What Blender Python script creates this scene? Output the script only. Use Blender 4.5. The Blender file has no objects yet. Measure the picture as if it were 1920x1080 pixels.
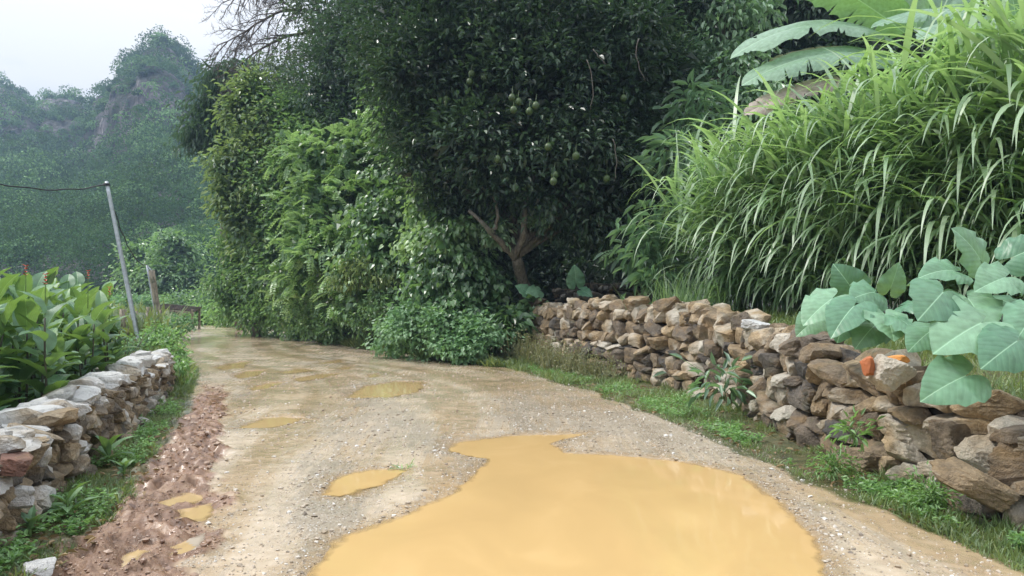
import bpy, bmesh, math, random
import numpy as np
from mathutils import Vector
from mathutils.geometry import tessellate_polygon

SC = bpy.context.scene
COL = SC.collection
R = math.radians
F = 1387.0          # focal length in pixels of a 1920 wide frame
HY = 560.0          # horizon row
CH = 1.6            # camera height

# ------------------------------------------------------------------ camera, sky, sun, exposure
cd = bpy.data.cameras.new("camera"); cam = bpy.data.objects.new("camera", cd); COL.objects.link(cam)
cd.sensor_width = 36; cd.lens = 36 * F / 1920; cd.clip_end = 3000; cd.clip_start = .05
cam.location = (0, 0, CH)
cam.rotation_euler = (R(90) + math.atan((HY - 540) / F), 0, 0)
SC.camera = cam

SUN_EL, SUN_AZ = R(52), R(-82)     # azimuth measured from +Y towards +X
w = bpy.data.worlds.new("World"); SC.world = w; w.use_nodes = True
nt = w.node_tree; nt.nodes.clear()
def wn(t, **k):
    n = nt.nodes.new(t)
    for a, b in k.items(): setattr(n, a, b)
    return n
sky = wn('ShaderNodeTexSky', sky_type='NISHITA', sun_disc=False, sun_elevation=SUN_EL, sun_rotation=SUN_AZ)
tc = wn('ShaderNodeTexCoord')
sep = wn('ShaderNodeSeparateXYZ'); nt.links.new(tc.outputs['Generated'], sep.inputs[0])
zr = wn('ShaderNodeMapRange'); zr.inputs[1].default_value = 0.0; zr.inputs[2].default_value = 1.0
zr.inputs[3].default_value = 4.7; zr.inputs[4].default_value = 22.0      # overcast: the zenith is brighter than the horizon
zp = wn('ShaderNodeMath', operation='POWER', use_clamp=True); zp.inputs[1].default_value = 1.5
nt.links.new(sep.outputs[2], zp.inputs[0]); nt.links.new(zp.outputs[0], zr.inputs[0])
mp = wn('ShaderNodeMapping'); mp.inputs['Scale'].default_value = (1.6, 1.6, 4.5)
nt.links.new(tc.outputs['Generated'], mp.inputs[0])
no = wn('ShaderNodeTexNoise'); no.inputs['Scale'].default_value = 1.7; no.inputs['Detail'].default_value = 5; no.inputs['Roughness'].default_value = .5
nt.links.new(mp.outputs[0], no.inputs[0])
cr = wn('ShaderNodeValToRGB'); cr.color_ramp.elements[0].position = .40; cr.color_ramp.elements[0].color = (.80, .89, 1.0, 1)
cr.color_ramp.elements[1].position = .58; cr.color_ramp.elements[1].color = (1.12, 1.12, 1.12, 1)
nt.links.new(no.outputs[0], cr.inputs[0])
cm = wn('ShaderNodeVectorMath', operation='SCALE'); nt.links.new(cr.outputs[0], cm.inputs[0]); nt.links.new(zr.outputs[0], cm.inputs['Scale'])
mx = wn('ShaderNodeMixRGB'); mx.inputs[0].default_value = .93
nt.links.new(sky.outputs[0], mx.inputs[1]); nt.links.new(cm.outputs[0], mx.inputs[2])
bg = wn('ShaderNodeBackground'); bg.inputs[1].default_value = .1
nt.links.new(mx.outputs[0], bg.inputs[0])
wo = wn('ShaderNodeOutputWorld'); nt.links.new(bg.outputs[0], wo.inputs[0])

sl = bpy.data.lights.new("sun", 'SUN'); sl.energy = 2.7; sl.angle = R(7); sl.color = (1, .96, .9)
so = bpy.data.objects.new("sun", sl); COL.objects.link(so)
sd_ = Vector((math.sin(SUN_AZ) * math.cos(SUN_EL), math.cos(SUN_AZ) * math.cos(SUN_EL), math.sin(SUN_EL)))
so.rotation_euler = (-sd_).to_track_quat('-Z', 'Y').to_euler()
so.location = sd_ * 60
vs = SC.view_settings; vs.view_transform = 'Standard'; vs.look = 'None'; vs.gamma = 1; vs.exposure = 0.38
SC.cycles.max_bounces = 6; SC.cycles.diffuse_bounces = 3; SC.cycles.glossy_bounces = 2
SC.cycles.transmission_bounces = 4; SC.cycles.volume_bounces = 1; SC.cycles.use_denoising = True
SC.cycles.caustics_reflective = False; SC.cycles.caustics_refractive = False

# ------------------------------------------------------------------ numeric helpers
rng = np.random.default_rng(11)
random.seed(4)
def unit(v): return v / np.maximum(np.linalg.norm(v, axis=-1, keepdims=True), 1e-9)
def sstep(a, b, x):
    t = np.clip((x - a) / (b - a), 0, 1); return t * t * (3 - 2 * t)
def _h(i, j, k, s):
    n = (i * 374761393 + j * 668265263 + k * 2147483647 + s * 1274126177) & 0xffffffff
    n = ((n ^ (n >> 13)) * 1274126177) & 0xffffffff
    return ((n ^ (n >> 16)) & 0xffffff) / float(0xffffff)
def vnoise(p, s=0):
    p = np.asarray(p, float)
    if p.shape[-1] == 2: p = np.concatenate([p, np.zeros(p.shape[:-1] + (1,))], -1)
    i = np.floor(p).astype(np.int64); f = p - i; f = f * f * (3 - 2 * f); r = 0
    for a in (0, 1):
        wa = f[..., 0] if a else 1 - f[..., 0]
        for b in (0, 1):
            wb = f[..., 1] if b else 1 - f[..., 1]
            for c in (0, 1):
                wc = f[..., 2] if c else 1 - f[..., 2]
                r = r + wa * wb * wc * _h(i[..., 0] + a, i[..., 1] + b, i[..., 2] + c, s)
    return r * 2 - 1
def fbm(p, o=4, s=0, g=.5):
    p = np.asarray(p, float); r = 0; a = 1; t = 0
    for k in range(o):
        r = r + a * vnoise(p * 2 ** k + 17.3 * k, s + k); t += a; a *= g
    return r / t
def at(px, py, Y):
    return np.array([(px - 960) / F * Y, Y, CH + (HY - py) / F * Y])
def gnd(px, py):
    Y = F * CH / (py - HY); return ((px - 960) / F * Y, Y)

# ------------------------------------------------------------------ object helpers
def tag(o, label=None, cat=None, group=None, kind=None):
    if label: o['label'] = label
    if cat: o['category'] = cat
    if group: o['group'] = group
    if kind: o['kind'] = kind
    return o
def empty(name, loc, label, cat, group=None):
    o = bpy.data.objects.new(name, None); COL.objects.link(o); o.location = loc
    o.empty_display_size = .2
    return tag(o, label, cat, group)
class MB:
    def __init__(s): s.v = []; s.f = []; s.t = []; s.uv = []; s.n = 0
    def add(s, v, faces, tint=.5, uv=None):
        v = np.asarray(v, float).reshape(-1, 3)
        if not isinstance(faces, (list, tuple)): faces = [faces]
        for f in faces:
            s.f.append(np.asarray(f, np.int64) + s.n)
        s.v.append(v); s.n += len(v)
        s.t.append(np.broadcast_to(np.asarray(tint, float), (len(v),)) if np.ndim(tint) == 0 else np.asarray(tint, float))
        s.uv.append(np.zeros((len(v), 2)) if uv is None else np.asarray(uv, float))
        return s
    def build(s, name, mat, parent=None, smooth=True, loc=None, attrs=None):
        V = np.concatenate(s.v); off = np.zeros(3)
        if loc is not None: off = np.asarray(loc, float)
        elif parent is not None: off = np.array(parent.location)
        me = bpy.data.meshes.new(name)
        loops = np.concatenate([f.ravel() for f in s.f])
        tot = np.concatenate([np.full(len(f), f.shape[1]) for f in s.f])
        st = np.concatenate([[0], np.cumsum(tot)[:-1]])
        me.vertices.add(len(V)); me.vertices.foreach_set('co', (V - off).ravel().astype(np.float32))
        me.loops.add(len(loops)); me.loops.foreach_set('vertex_index', loops.astype(np.int32))
        me.polygons.add(len(st)); me.polygons.foreach_set('loop_start', st.astype(np.int32))
        me.polygons.foreach_set('use_smooth', np.full(len(st), smooth))
        a = me.attributes.new('tint', 'FLOAT', 'POINT'); a.data.foreach_set('value', np.concatenate(s.t).astype(np.float32))
        UV = np.concatenate(s.uv)
        if UV.any():
            u = me.attributes.new('leafuv', 'FLOAT_VECTOR', 'POINT')
            u.data.foreach_set('vector', np.concatenate([UV, np.zeros((len(UV), 1))], 1).ravel().astype(np.float32))
        for k, val in (attrs or {}).items():
            a = me.attributes.new(k, 'FLOAT', 'POINT'); a.data.foreach_set('value', np.asarray(val).astype(np.float32))
        me.update(calc_edges=True)
        me.materials.append(mat)
        o = bpy.data.objects.new(name, me); COL.objects.link(o)
        if parent is not None: o.parent = parent
        elif loc is not None: o.location = loc
        return o
def tube(m, path, rad, sides=7, tint=.5, rough=0, seed=0):
    P = np.asarray(path, float); n = len(P)
    r = np.interp(np.linspace(0, 1, n), np.linspace(0, 1, len(rad)), rad) if np.ndim(rad) else np.full(n, rad)
    T = unit(np.gradient(P, axis=0))
    ref = np.array([.13, .2, .97]) if abs(T[0][2]) < .9 else np.array([1., .1, 0])
    A = unit(np.cross(T, ref)); B = np.cross(T, A)
    th = np.linspace(0, 2 * np.pi, sides, endpoint=False)
    V = P[:, None] + r[:, None, None] * (np.cos(th)[None, :, None] * A[:, None] + np.sin(th)[None, :, None] * B[:, None])
    if rough: V = V + (rough * r[:, None] * vnoise(V * 6 + seed, seed))[..., None] * unit(V - P[:, None])
    i = np.arange(n - 1)[:, None]; j = np.arange(sides)[None]
    q = np.stack([i * sides + j, i * sides + (j + 1) % sides, (i + 1) * sides + (j + 1) % sides, (i + 1) * sides + j], -1).reshape(-1, 4)
    m.add(V, [q, np.arange(sides)[None, ::-1].copy(), (np.arange(sides) + (n - 1) * sides)[None]], tint)
def bez(a, b, c, n=8):
    t = np.linspace(0, 1, n)[:, None]; a, b, c = map(np.asarray, (a, b, c))
    return (1 - t) ** 2 * a + 2 * t * (1 - t) * b + t * t * c
def box(m, c, s, rot=0, tint=.5, tilt=0):
    v = np.array([[x, y, z] for x in (-.5, .5) for y in (-.5, .5) for z in (-.5, .5)]) * s
    b = min(s) * .06
    ct, st_ = math.cos(tilt), math.sin(tilt)
    v = v @ np.array([[ct, 0, st_], [0, 1, 0], [-st_, 0, ct]])
    cr_, sr = math.cos(rot), math.sin(rot)
    v = v @ np.array([[cr_, sr, 0], [-sr, cr_, 0], [0, 0, 1]]) + c
    m.add(v, np.array([[0, 1, 3, 2], [4, 6, 7, 5], [0, 4, 5, 1], [2, 3, 7, 6], [0, 2, 6, 4], [1, 5, 7, 3]]), tint)

# ------------------------------------------------------------------ materials
def newmat(name):
    m = bpy.data.materials.new(name); m.use_nodes = True; nt = m.node_tree; nt.nodes.clear()
    out = nt.nodes.new('ShaderNodeOutputMaterial')
    def N(t, ins=None, **k):
        n = nt.nodes.new(t)
        for a, b in k.items(): setattr(n, a, b)
        for a, b in (ins or {}).items():
            if isinstance(b, bpy.types.NodeSocket): nt.links.new(b, n.inputs[a])
            else: n.inputs[a].default_value = b
        return n
    return m, nt, out, N
def c4(c): return (c[0], c[1], c[2], 1)
def ramp(N, fac, stops):
    n = N('ShaderNodeValToRGB', {0: fac}); e = n.color_ramp.elements
    while len(e) < len(stops): e.new(.5)
    for k, (p, c) in enumerate(stops): e[k].position = p; e[k].color = c4(c)
    return n.outputs[0]
def foliage(name, dark, mid, light, rough=.45, trans=.3, spec=.4, tcol=None, vein=False, sheen=None):
    m, nt, out, N = newmat(name)
    dark, mid, light = [[x * 1.22 for x in q] for q in (dark, mid, light)]; spec = .1 if name == 'forest_leaf' else .45 if name in ('pomelo_leaf', 'canna_leaf', 'taro_leaf', 'banana_leaf') else max(spec, .8)
    t = N('ShaderNodeAttribute', attribute_name='tint').outputs['Fac']
    col = ramp(N, t, [(0, dark), (.5, mid), (1, light)])
    g = N('ShaderNodeTexCoord').outputs['Object']
    ns = N('ShaderNodeTexNoise', {'Vector': g, 'Scale': 14.0 if vein else 1.1, 'Detail': 3.0}).outputs[0]
    f = N('ShaderNodeMapRange', {0: ns, 1: .3, 2: .7, 3: .78, 4: 1.22}).outputs[0]
    col = N('ShaderNodeVectorMath', {0: col, 'Scale': f}, operation='SCALE').outputs[0]
    nrm = None
    if vein:
        uv = N('ShaderNodeAttribute', attribute_name='leafuv').outputs['Vector']
        s = N('ShaderNodeSeparateXYZ', {0: uv})
        av = N('ShaderNodeMath', {0: s.outputs[1]}, operation='ABSOLUTE').outputs[0]
        mid_ = N('ShaderNodeMapRange', {0: av, 1: .005, 2: .016, 3: .8, 4: 0.0}).outputs[0]
        d = N('ShaderNodeMath', {0: s.outputs[0], 1: N('ShaderNodeMath', {0: av, 1: vein[1]}, operation='MULTIPLY').outputs[0]}, operation='SUBTRACT').outputs[0]
        sw = N('ShaderNodeMath', {0: N('ShaderNodeMath', {0: d, 1: vein[0]}, operation='MULTIPLY').outputs[0]}, operation='SINE').outputs[0]
        sv = N('ShaderNodeMapRange', {0: sw, 1: .86, 2: 1.0, 3: 0.0, 4: vein[2]}).outputs[0]
        vm = N('ShaderNodeMath', {0: mid_, 1: sv}, operation='MAXIMUM').outputs[0]
        col = N('ShaderNodeMixRGB', {0: vm, 1: col, 2: c4([min(1, x * 1.5 + .05) for x in light])}).outputs[0]
        nrm = N('ShaderNodeBump', {'Height': sw, 'Strength': .25, 'Distance': .0025}).outputs[0]
    p = N('ShaderNodeBsdfPrincipled', {'Base Color': col, 'Roughness': rough, 'Specular IOR Level': spec})
    if nrm: nt.links.new(nrm, p.inputs['Normal'])
    tcl = N('ShaderNodeMixRGB', {0: .75, 1: col, 2: c4(tcol or (light[0] * 1.9, light[1] * 2.1, light[2] * 1.1))}, blend_type='MIX').outputs[0]
    tr = N('ShaderNodeBsdfTranslucent', {'Color': tcl})
    mxs = N('ShaderNodeMixShader', {0: trans, 1: p.outputs[0], 2: tr.outputs[0]})
    nt.links.new(mxs.outputs[0], out.inputs[0])
    return m
def barkmat(name, a, b, scale=9):
    m, nt, out, N = newmat(name)
    g = N('ShaderNodeTexCoord').outputs['Object']
    mpn = N('ShaderNodeMapping', {0: g, 'Scale': (1, 1, .3)}).outputs[0]
    n1 = N('ShaderNodeTexNoise', {'Vector': mpn, 'Scale': float(scale), 'Detail': 8.0, 'Roughness': .65}).outputs[0]
    n2 = N('ShaderNodeTexNoise', {'Vector': g, 'Scale': 2.5, 'Detail': 4.0}).outputs[0]
    c = ramp(N, n1, [(.35, a), (.6, b), (.75, [x * 1.4 for x in b])])
    c = N('ShaderNodeMixRGB', {0: N('ShaderNodeMapRange', {0: n2, 1: .55, 2: .65, 3: 0., 4: .6}).outputs[0], 1: c, 2: (.05, .08, .03, 1)}).outputs[0]
    bp = N('ShaderNodeBump', {'Height': n1, 'Strength': .7, 'Distance': .03})
    p = N('ShaderNodeBsdfPrincipled', {'Base Color': c, 'Roughness': .85, 'Normal': bp.outputs[0]})
    nt.links.new(p.outputs[0], out.inputs[0]); return m
def plain(name, c, rough=.6, metal=0, var=.25, scale=8):
    m, nt, out, N = newmat(name)
    g = N('ShaderNodeTexCoord').outputs['Object']
    n1 = N('ShaderNodeTexNoise', {'Vector': g, 'Scale': float(scale), 'Detail': 6.0, 'Roughness': .6}).outputs[0]
    col = ramp(N, n1, [(.3, [x * (1 - var) for x in c]), (.7, [x * (1 + var) for x in c])])
    bp = N('ShaderNodeBump', {'Height': n1, 'Strength': .2, 'Distance': .01})
    p = N('ShaderNodeBsdfPrincipled', {'Base Color': col, 'Roughness': rough, 'Metallic': metal, 'Normal': bp.outputs[0]})
    nt.links.new(p.outputs[0], out.inputs[0]); return m
def stonemat(name, stops, pale, moss=.35, lich=.5):
    m, nt, out, N = newmat(name)
    t = N('ShaderNodeAttribute', attribute_name='tint').outputs['Fac']
    g = N('ShaderNodeNewGeometry').outputs['Position']
    n1 = N('ShaderNodeTexNoise', {'Vector': g, 'Scale': 5.0, 'Detail': 9.0, 'Roughness': .65}).outputs[0]
    n2 = N('ShaderNodeTexNoise', {'Vector': N('ShaderNodeMapping', {0: g, 'Location': (7, 3, 1), 'Scale': (1, 1, 2.2)}).outputs[0], 'Scale': 3.2, 'Detail': 7.0, 'Roughness': .6}).outputs[0]
    n3 = N('ShaderNodeTexNoise', {'Vector': g, 'Scale': 38.0, 'Detail': 6.0, 'Roughness': .7}).outputs[0]
    n4 = N('ShaderNodeTexNoise', {'Vector': N('ShaderNodeMapping', {0: g, 'Location': (1, 9, 4)}).outputs[0], 'Scale': 2.1, 'Detail': 5.0}).outputs[0]
    base = ramp(N, t, stops)
    f = N('ShaderNodeMapRange', {0: n1, 1: .28, 2: .72, 3: .36, 4: 1.6}).outputs[0]
    base = N('ShaderNodeVectorMath', {0: base, 'Scale': f}, operation='SCALE').outputs[0]
    f3 = N('ShaderNodeMapRange', {0: n3, 1: .3, 2: .7, 3: .75, 4: 1.25}).outputs[0]
    base = N('ShaderNodeVectorMath', {0: base, 'Scale': f3}, operation='SCALE').outputs[0]
    ochre = N('ShaderNodeMapRange', {0: n2, 1: .5, 2: .68, 3: 0., 4: .55}).outputs[0]
    base = N('ShaderNodeMixRGB', {0: ochre, 1: base, 2: (.33, .21, .09, 1)}).outputs[0]
    pl = N('ShaderNodeMapRange', {0: N('ShaderNodeMath', {0: n4, 1: N('ShaderNodeMath', {0: t, 1: lich}, operation='MULTIPLY').outputs[0]}, operation='ADD').outputs[0], 1: .74, 2: .9, 3: 0., 4: .85}).outputs[0]
    base = N('ShaderNodeMixRGB', {0: pl, 1: base, 2: c4(pale)}).outputs[0]
    ms = N('ShaderNodeMapRange', {0: N('ShaderNodeTexNoise', {'Vector': g, 'Scale': 1.7, 'Detail': 8.0, 'Roughness': .7}).outputs[0], 1: .56, 2: .68, 3: 0., 4: moss}).outputs[0]
    base = N('ShaderNodeMixRGB', {0: ms, 1: base, 2: (.075, .085, .03, 1)}).outputs[0]
    vor = N('ShaderNodeTexVoronoi', {'Vector': g, 'Scale': 9.0}, feature='DISTANCE_TO_EDGE').outputs[0]
    crk = N('ShaderNodeMapRange', {0: vor, 1: 0.0, 2: .03, 3: 0.0, 4: 1.0}).outputs[0]
    hsum = N('ShaderNodeMath', {0: N('ShaderNodeMath', {0: n1, 1: n3}, operation='ADD').outputs[0], 1: N('ShaderNodeMath', {0: crk, 1: .12}, operation='MULTIPLY').outputs[0]}, operation='ADD').outputs[0]
    bp = N('ShaderNodeBump', {'Height': hsum, 'Strength': .9, 'Distance': .05})
    p = N('ShaderNodeBsdfPrincipled', {'Base Color': base, 'Roughness': .72, 'Normal': bp.outputs[0]})
    nt.links.new(p.outputs[0], out.inputs[0]); return m

M = {}
M['pomelo'] = foliage('pomelo_leaf', (.016, .032, .020), (.030, .060, .034), (.06, .105, .055), rough=.33, trans=.14, spec=.5)
M['backtree'] = foliage('dark_tree_leaf', (.022, .045, .03), (.04, .08, .05), (.08, .135, .08), rough=.42, trans=.18)
M['tall'] = foliage('tall_tree_leaf', (.035, .06, .04), (.065, .10, .06), (.12, .165, .10), rough=.4, trans=.22)
M['bright'] = foliage('bright_shrub_leaf', (.04, .09, .045), (.12, .21, .095), (.31, .43, .22), rough=.4, trans=.24)
M['vine'] = foliage('creeper_leaf', (.035, .08, .038), (.095, .175, .08), (.20, .31, .14), rough=.36, trans=.26, spec=.5)
M['olive'] = foliage('olive_leaf', (.035, .075, .04), (.08, .145, .075), (.22, .28, .12), rough=.36, trans=.25, spec=.5)
M['bamboo'] = foliage('drooping_leaf', (.025, .055, .04), (.05, .095, .06), (.09, .15, .09), rough=.45, trans=.22)
M['nettle'] = foliage('nettle_leaf', (.06, .13, .065), (.11, .21, .105), (.18, .30, .16), rough=.5, trans=.28)
M['weed'] = foliage('weed_leaf', (.06, .13, .045), (.12, .22, .08), (.21, .34, .13), rough=.5, trans=.28)
M['grass'] = foliage('verge_grass_blade', (.045, .085, .025), (.095, .155, .05), (.22, .24, .11), rough=.5, trans=.28)
M['dry'] = foliage('dry_weed', (.08, .11, .05), (.17, .17, .09), (.30, .27, .17), rough=.7, trans=.2)
M['napier'] = foliage('napier_grass_blade', (.09, .155, .08), (.23, .34, .21), (.42, .52, .38), rough=.42, trans=.42, spec=1.0, tcol=(.40, .64, .13))
M['canna'] = foliage('canna_leaf', (.03, .075, .045), (.075, .15, .09), (.16, .27, .12), rough=.45, trans=.28, spec=.5, vein=(60., 1.2, .08), tcol=(.32, .52, .06))
M['taro'] = foliage('taro_leaf', (.07, .165, .10), (.115, .235, .145), (.17, .30, .19), rough=.4, trans=.22, vein=(42., .9, .10), tcol=(.3, .5, .08))
M['banana'] = foliage('banana_leaf', (.12, .21, .15), (.19, .30, .22), (.26, .37, .27), rough=.4, trans=.36, vein=(170., .3, .12), tcol=(.28, .55, .05))
M['lance'] = foliage('lance_leaf', (.05, .10, .065), (.10, .18, .11), (.19, .29, .18), rough=.36, trans=.26, spec=.5)
M['forest'] = foliage('forest_leaf', (.010, .030, .018), (.045, .10, .05), (.14, .24, .10), rough=.6, trans=.12)
M['litter'] = foliage('dead_leaf', (.06, .04, .02), (.16, .10, .05), (.30, .22, .12), rough=.7, trans=.1)
M['stem'] = plain('green_stem', (.10, .18, .05), .5)
M['canna_stem'] = plain('dark_stem', (.05, .05, .03), .5)
M['bark'] = barkmat('bark', (.06, .05, .04), (.18, .16, .13))
M['bark_pale'] = barkmat('mottled_bark', (.05, .045, .035), (.17, .155, .13), 18)
M['twig'] = plain('bare_twig', (.12, .10, .09), .8)
M['vinestem'] = plain('pale_vine', (.30, .26, .19), .8)
M['fruit'] = plain('pomelo_skin', (.05, .085, .025), .5, scale=5)
M['red'] = plain('red_petal', (.55, .07, .05), .5)
M['galv'] = plain('galvanised_steel', (.42, .46, .50), .5, .35)
M['wood'] = barkmat('weathered_wood', (.14, .12, .09), (.34, .29, .22), 12)
M['darkwood'] = barkmat('dark_wood', (.045, .035, .03), (.11, .085, .07), 12)
M['wire'] = plain('black_cable', (.02, .02, .025), .6)
M['stone_r'] = stonemat('tan_limestone', [(0, (.08, .075, .07)), (.3, (.17, .135, .10)), (.6, (.33, .245, .15)), (.88, (.44, .335, .21)), (1, (.55, .48, .39))], (.60, .56, .48), .55, .36)
M['stone_l'] = stonemat('grey_limestone', [(0, (.08, .075, .07)), (.25, (.24, .185, .12)), (.6, (.35, .285, .20)), (.85, (.42, .39, .34)), (1, (.52, .52, .51))], (.64, .64, .63), .15, .5)
M['redstone'] = stonemat('reddish_stone', [(0, (.17, .085, .06)), (1, (.20, .10, .07))], (.4, .3, .2), .3, 0)
M['orange'] = plain('orange_clay', (.60, .25, .06), .8)
M['rust'] = plain('rusty_clay', (.40, .13, .05), .8)

# ------------------------------------------------------------------ where things run: road edges and wall lines (metres)
RY = np.array([0, 2, 4.5, 5.55, 6.5, 8.2, 9.65, 12.7, 17, 20, 24, 28, 33, 42, 50, 60, 80, 600])
RX = np.array([3.3, 3.1, 2.9, 2.76, 2.54, 2.3, 2.0, 1.28, -.2, -2.1, -4.9, -7.2, -9.6, -13.8, -19, -27, -45, -500])
LY = np.array([0, 2, 4.4, 5.7, 7.65, 11.7, 15.8, 22, 30, 37, 44, 50, 60, 80, 600])
LX = np.array([-2.0, -2.2, -2.65, -2.95, -3.65, -5.05, -6.7, -9.9, -13.3, -16.6, -21, -27, -36, -55, -540])
WR = np.array([(4.1, 3.6), (3.67, 5.3), (3.42, 6.5), (3.38, 8.5), (3.35, 10.6), (3.0, 12.9), (1.7, 15.9), (.42, 19.6)])
WL = np.array([(-2.95, 3.0), (-3.35, 4.5), (-3.82, 6.0), (-4.62, 8.5), (-5.47, 11.0), (-6.2, 13.0)])
BND = np.array([(5.2, -60), (4.6, 0), (4.1, 3.6), (3.67, 5.3), (3.42, 6.5), (3.38, 8.5), (3.35, 10.6), (3.0, 12.9), (1.7, 15.9), (.42, 19.6), (-3, 22.8), (-6.6, 29), (-13, 42), (-20, 56), (-60, 110), (-300, 420)])
def polydist(X, Y, P):
    best = np.full(X.shape, 1e9); side = np.zeros(X.shape); arc = np.zeros(X.shape); acc = 0
    for a, b in zip(P[:-1], P[1:]):
        d = b - a; L = np.hypot(*d); t = np.clip(((X - a[0]) * d[0] + (Y - a[1]) * d[1]) / L ** 2, 0, 1)
        qx, qy = X - a[0] - t * d[0], Y - a[1] - t * d[1]; ds = np.hypot(qx, qy)
        s = np.sign(d[1] * qx - d[0] * qy)       # + on the right of travel
        m = ds < best; best = np.where(m, ds, best); side = np.where(m, s, side); arc = np.where(m, acc + t * L, arc); acc += L
    return best, side, arc
def inpoly(X, Y, P):
    r = np.zeros(X.shape, bool); n = len(P)
    for i in range(n):
        x1, y1 = P[i]; x2, y2 = P[(i + 1) % n]
        if y1 == y2: continue
        c = ((y1 > Y) != (y2 > Y)) & (X < (x2 - x1) * (Y - y1) / (y2 - y1) + x1); r ^= c
    return r
PUD = [
 ('large muddy yellow puddle filling the near part of the road', [(565,1080),(600,1040),(650,1003),(700,985),(760,965),(830,930),(880,890),(905,862),(832,848),(850,830),(900,822),(1000,815),(1110,812),(1042,832),(1062,848),(1150,852),(1240,862),(1300,868),(1380,885),(1440,915),(1480,960),(1530,1010),(1560,1080),(1620,1180),(1560,1330),(700,1330),(480,1180)]),
 ('shallow puddle beside the big one with a grass tuft at its edge', [(608,928),(625,895),(700,880),(765,880),(735,903),(690,917),(640,934)]),
 ('brown oval puddle in the middle of the road', [(645,746),(680,725),(740,716),(795,717),(788,735),(740,746),(680,748)]),
 ('narrow puddle left of the tyre tracks', [(430,806),(460,796),(490,786),(530,781),(570,784),(560,793),(510,803)]),
 ('farthest puddle at the left of the road', [(402,690),(430,682),(470,678),(460,690),(420,695)]),
 ('small puddle behind the narrow one', [(437,706),(460,697),(497,695),(485,706),(450,711)]),
 ('long thin puddle near the middle left of the road', [(462,729),(500,720),(545,716),(505,729),(475,734)]),
 ('thin far puddle right of the tracks', [(590,684),(640,674),(645,681)]),
 ('faint long puddle film behind the middle puddle', [(545,712),(600,702),(650,700),(610,709),(560,717)]),
 ('thin puddle film in the left wheel track', [(520,700),(560,692),(590,695),(550,702)]),
 ('brown damp hollow beside the middle puddle', [(685,706),(705,702),(712,707),(695,710)]),
 ('small far puddle close to the right of the tracks', [(622,693),(665,686),(655,694)]),
 ('yellow puddle in the churned mud', [(330,978),(345,955),(400,943),(408,965),(380,982)]),
 ('puddle in the mud behind the yellow one', [(290,945),(350,922),(402,928),(380,943),(310,954)]),
 ('pale puddle mirroring the sky at the foot of the mud', [(310,1050),(345,1010),(392,998),(400,1028),(350,1050)]),
 ('small puddle in the mud at the bottom', [(222,1066),(262,1030),(275,1038),(245,1070)]),
]
PUDW = [(l, np.array([gnd(*p) for p in pts])) for l, pts in PUD]

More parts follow.
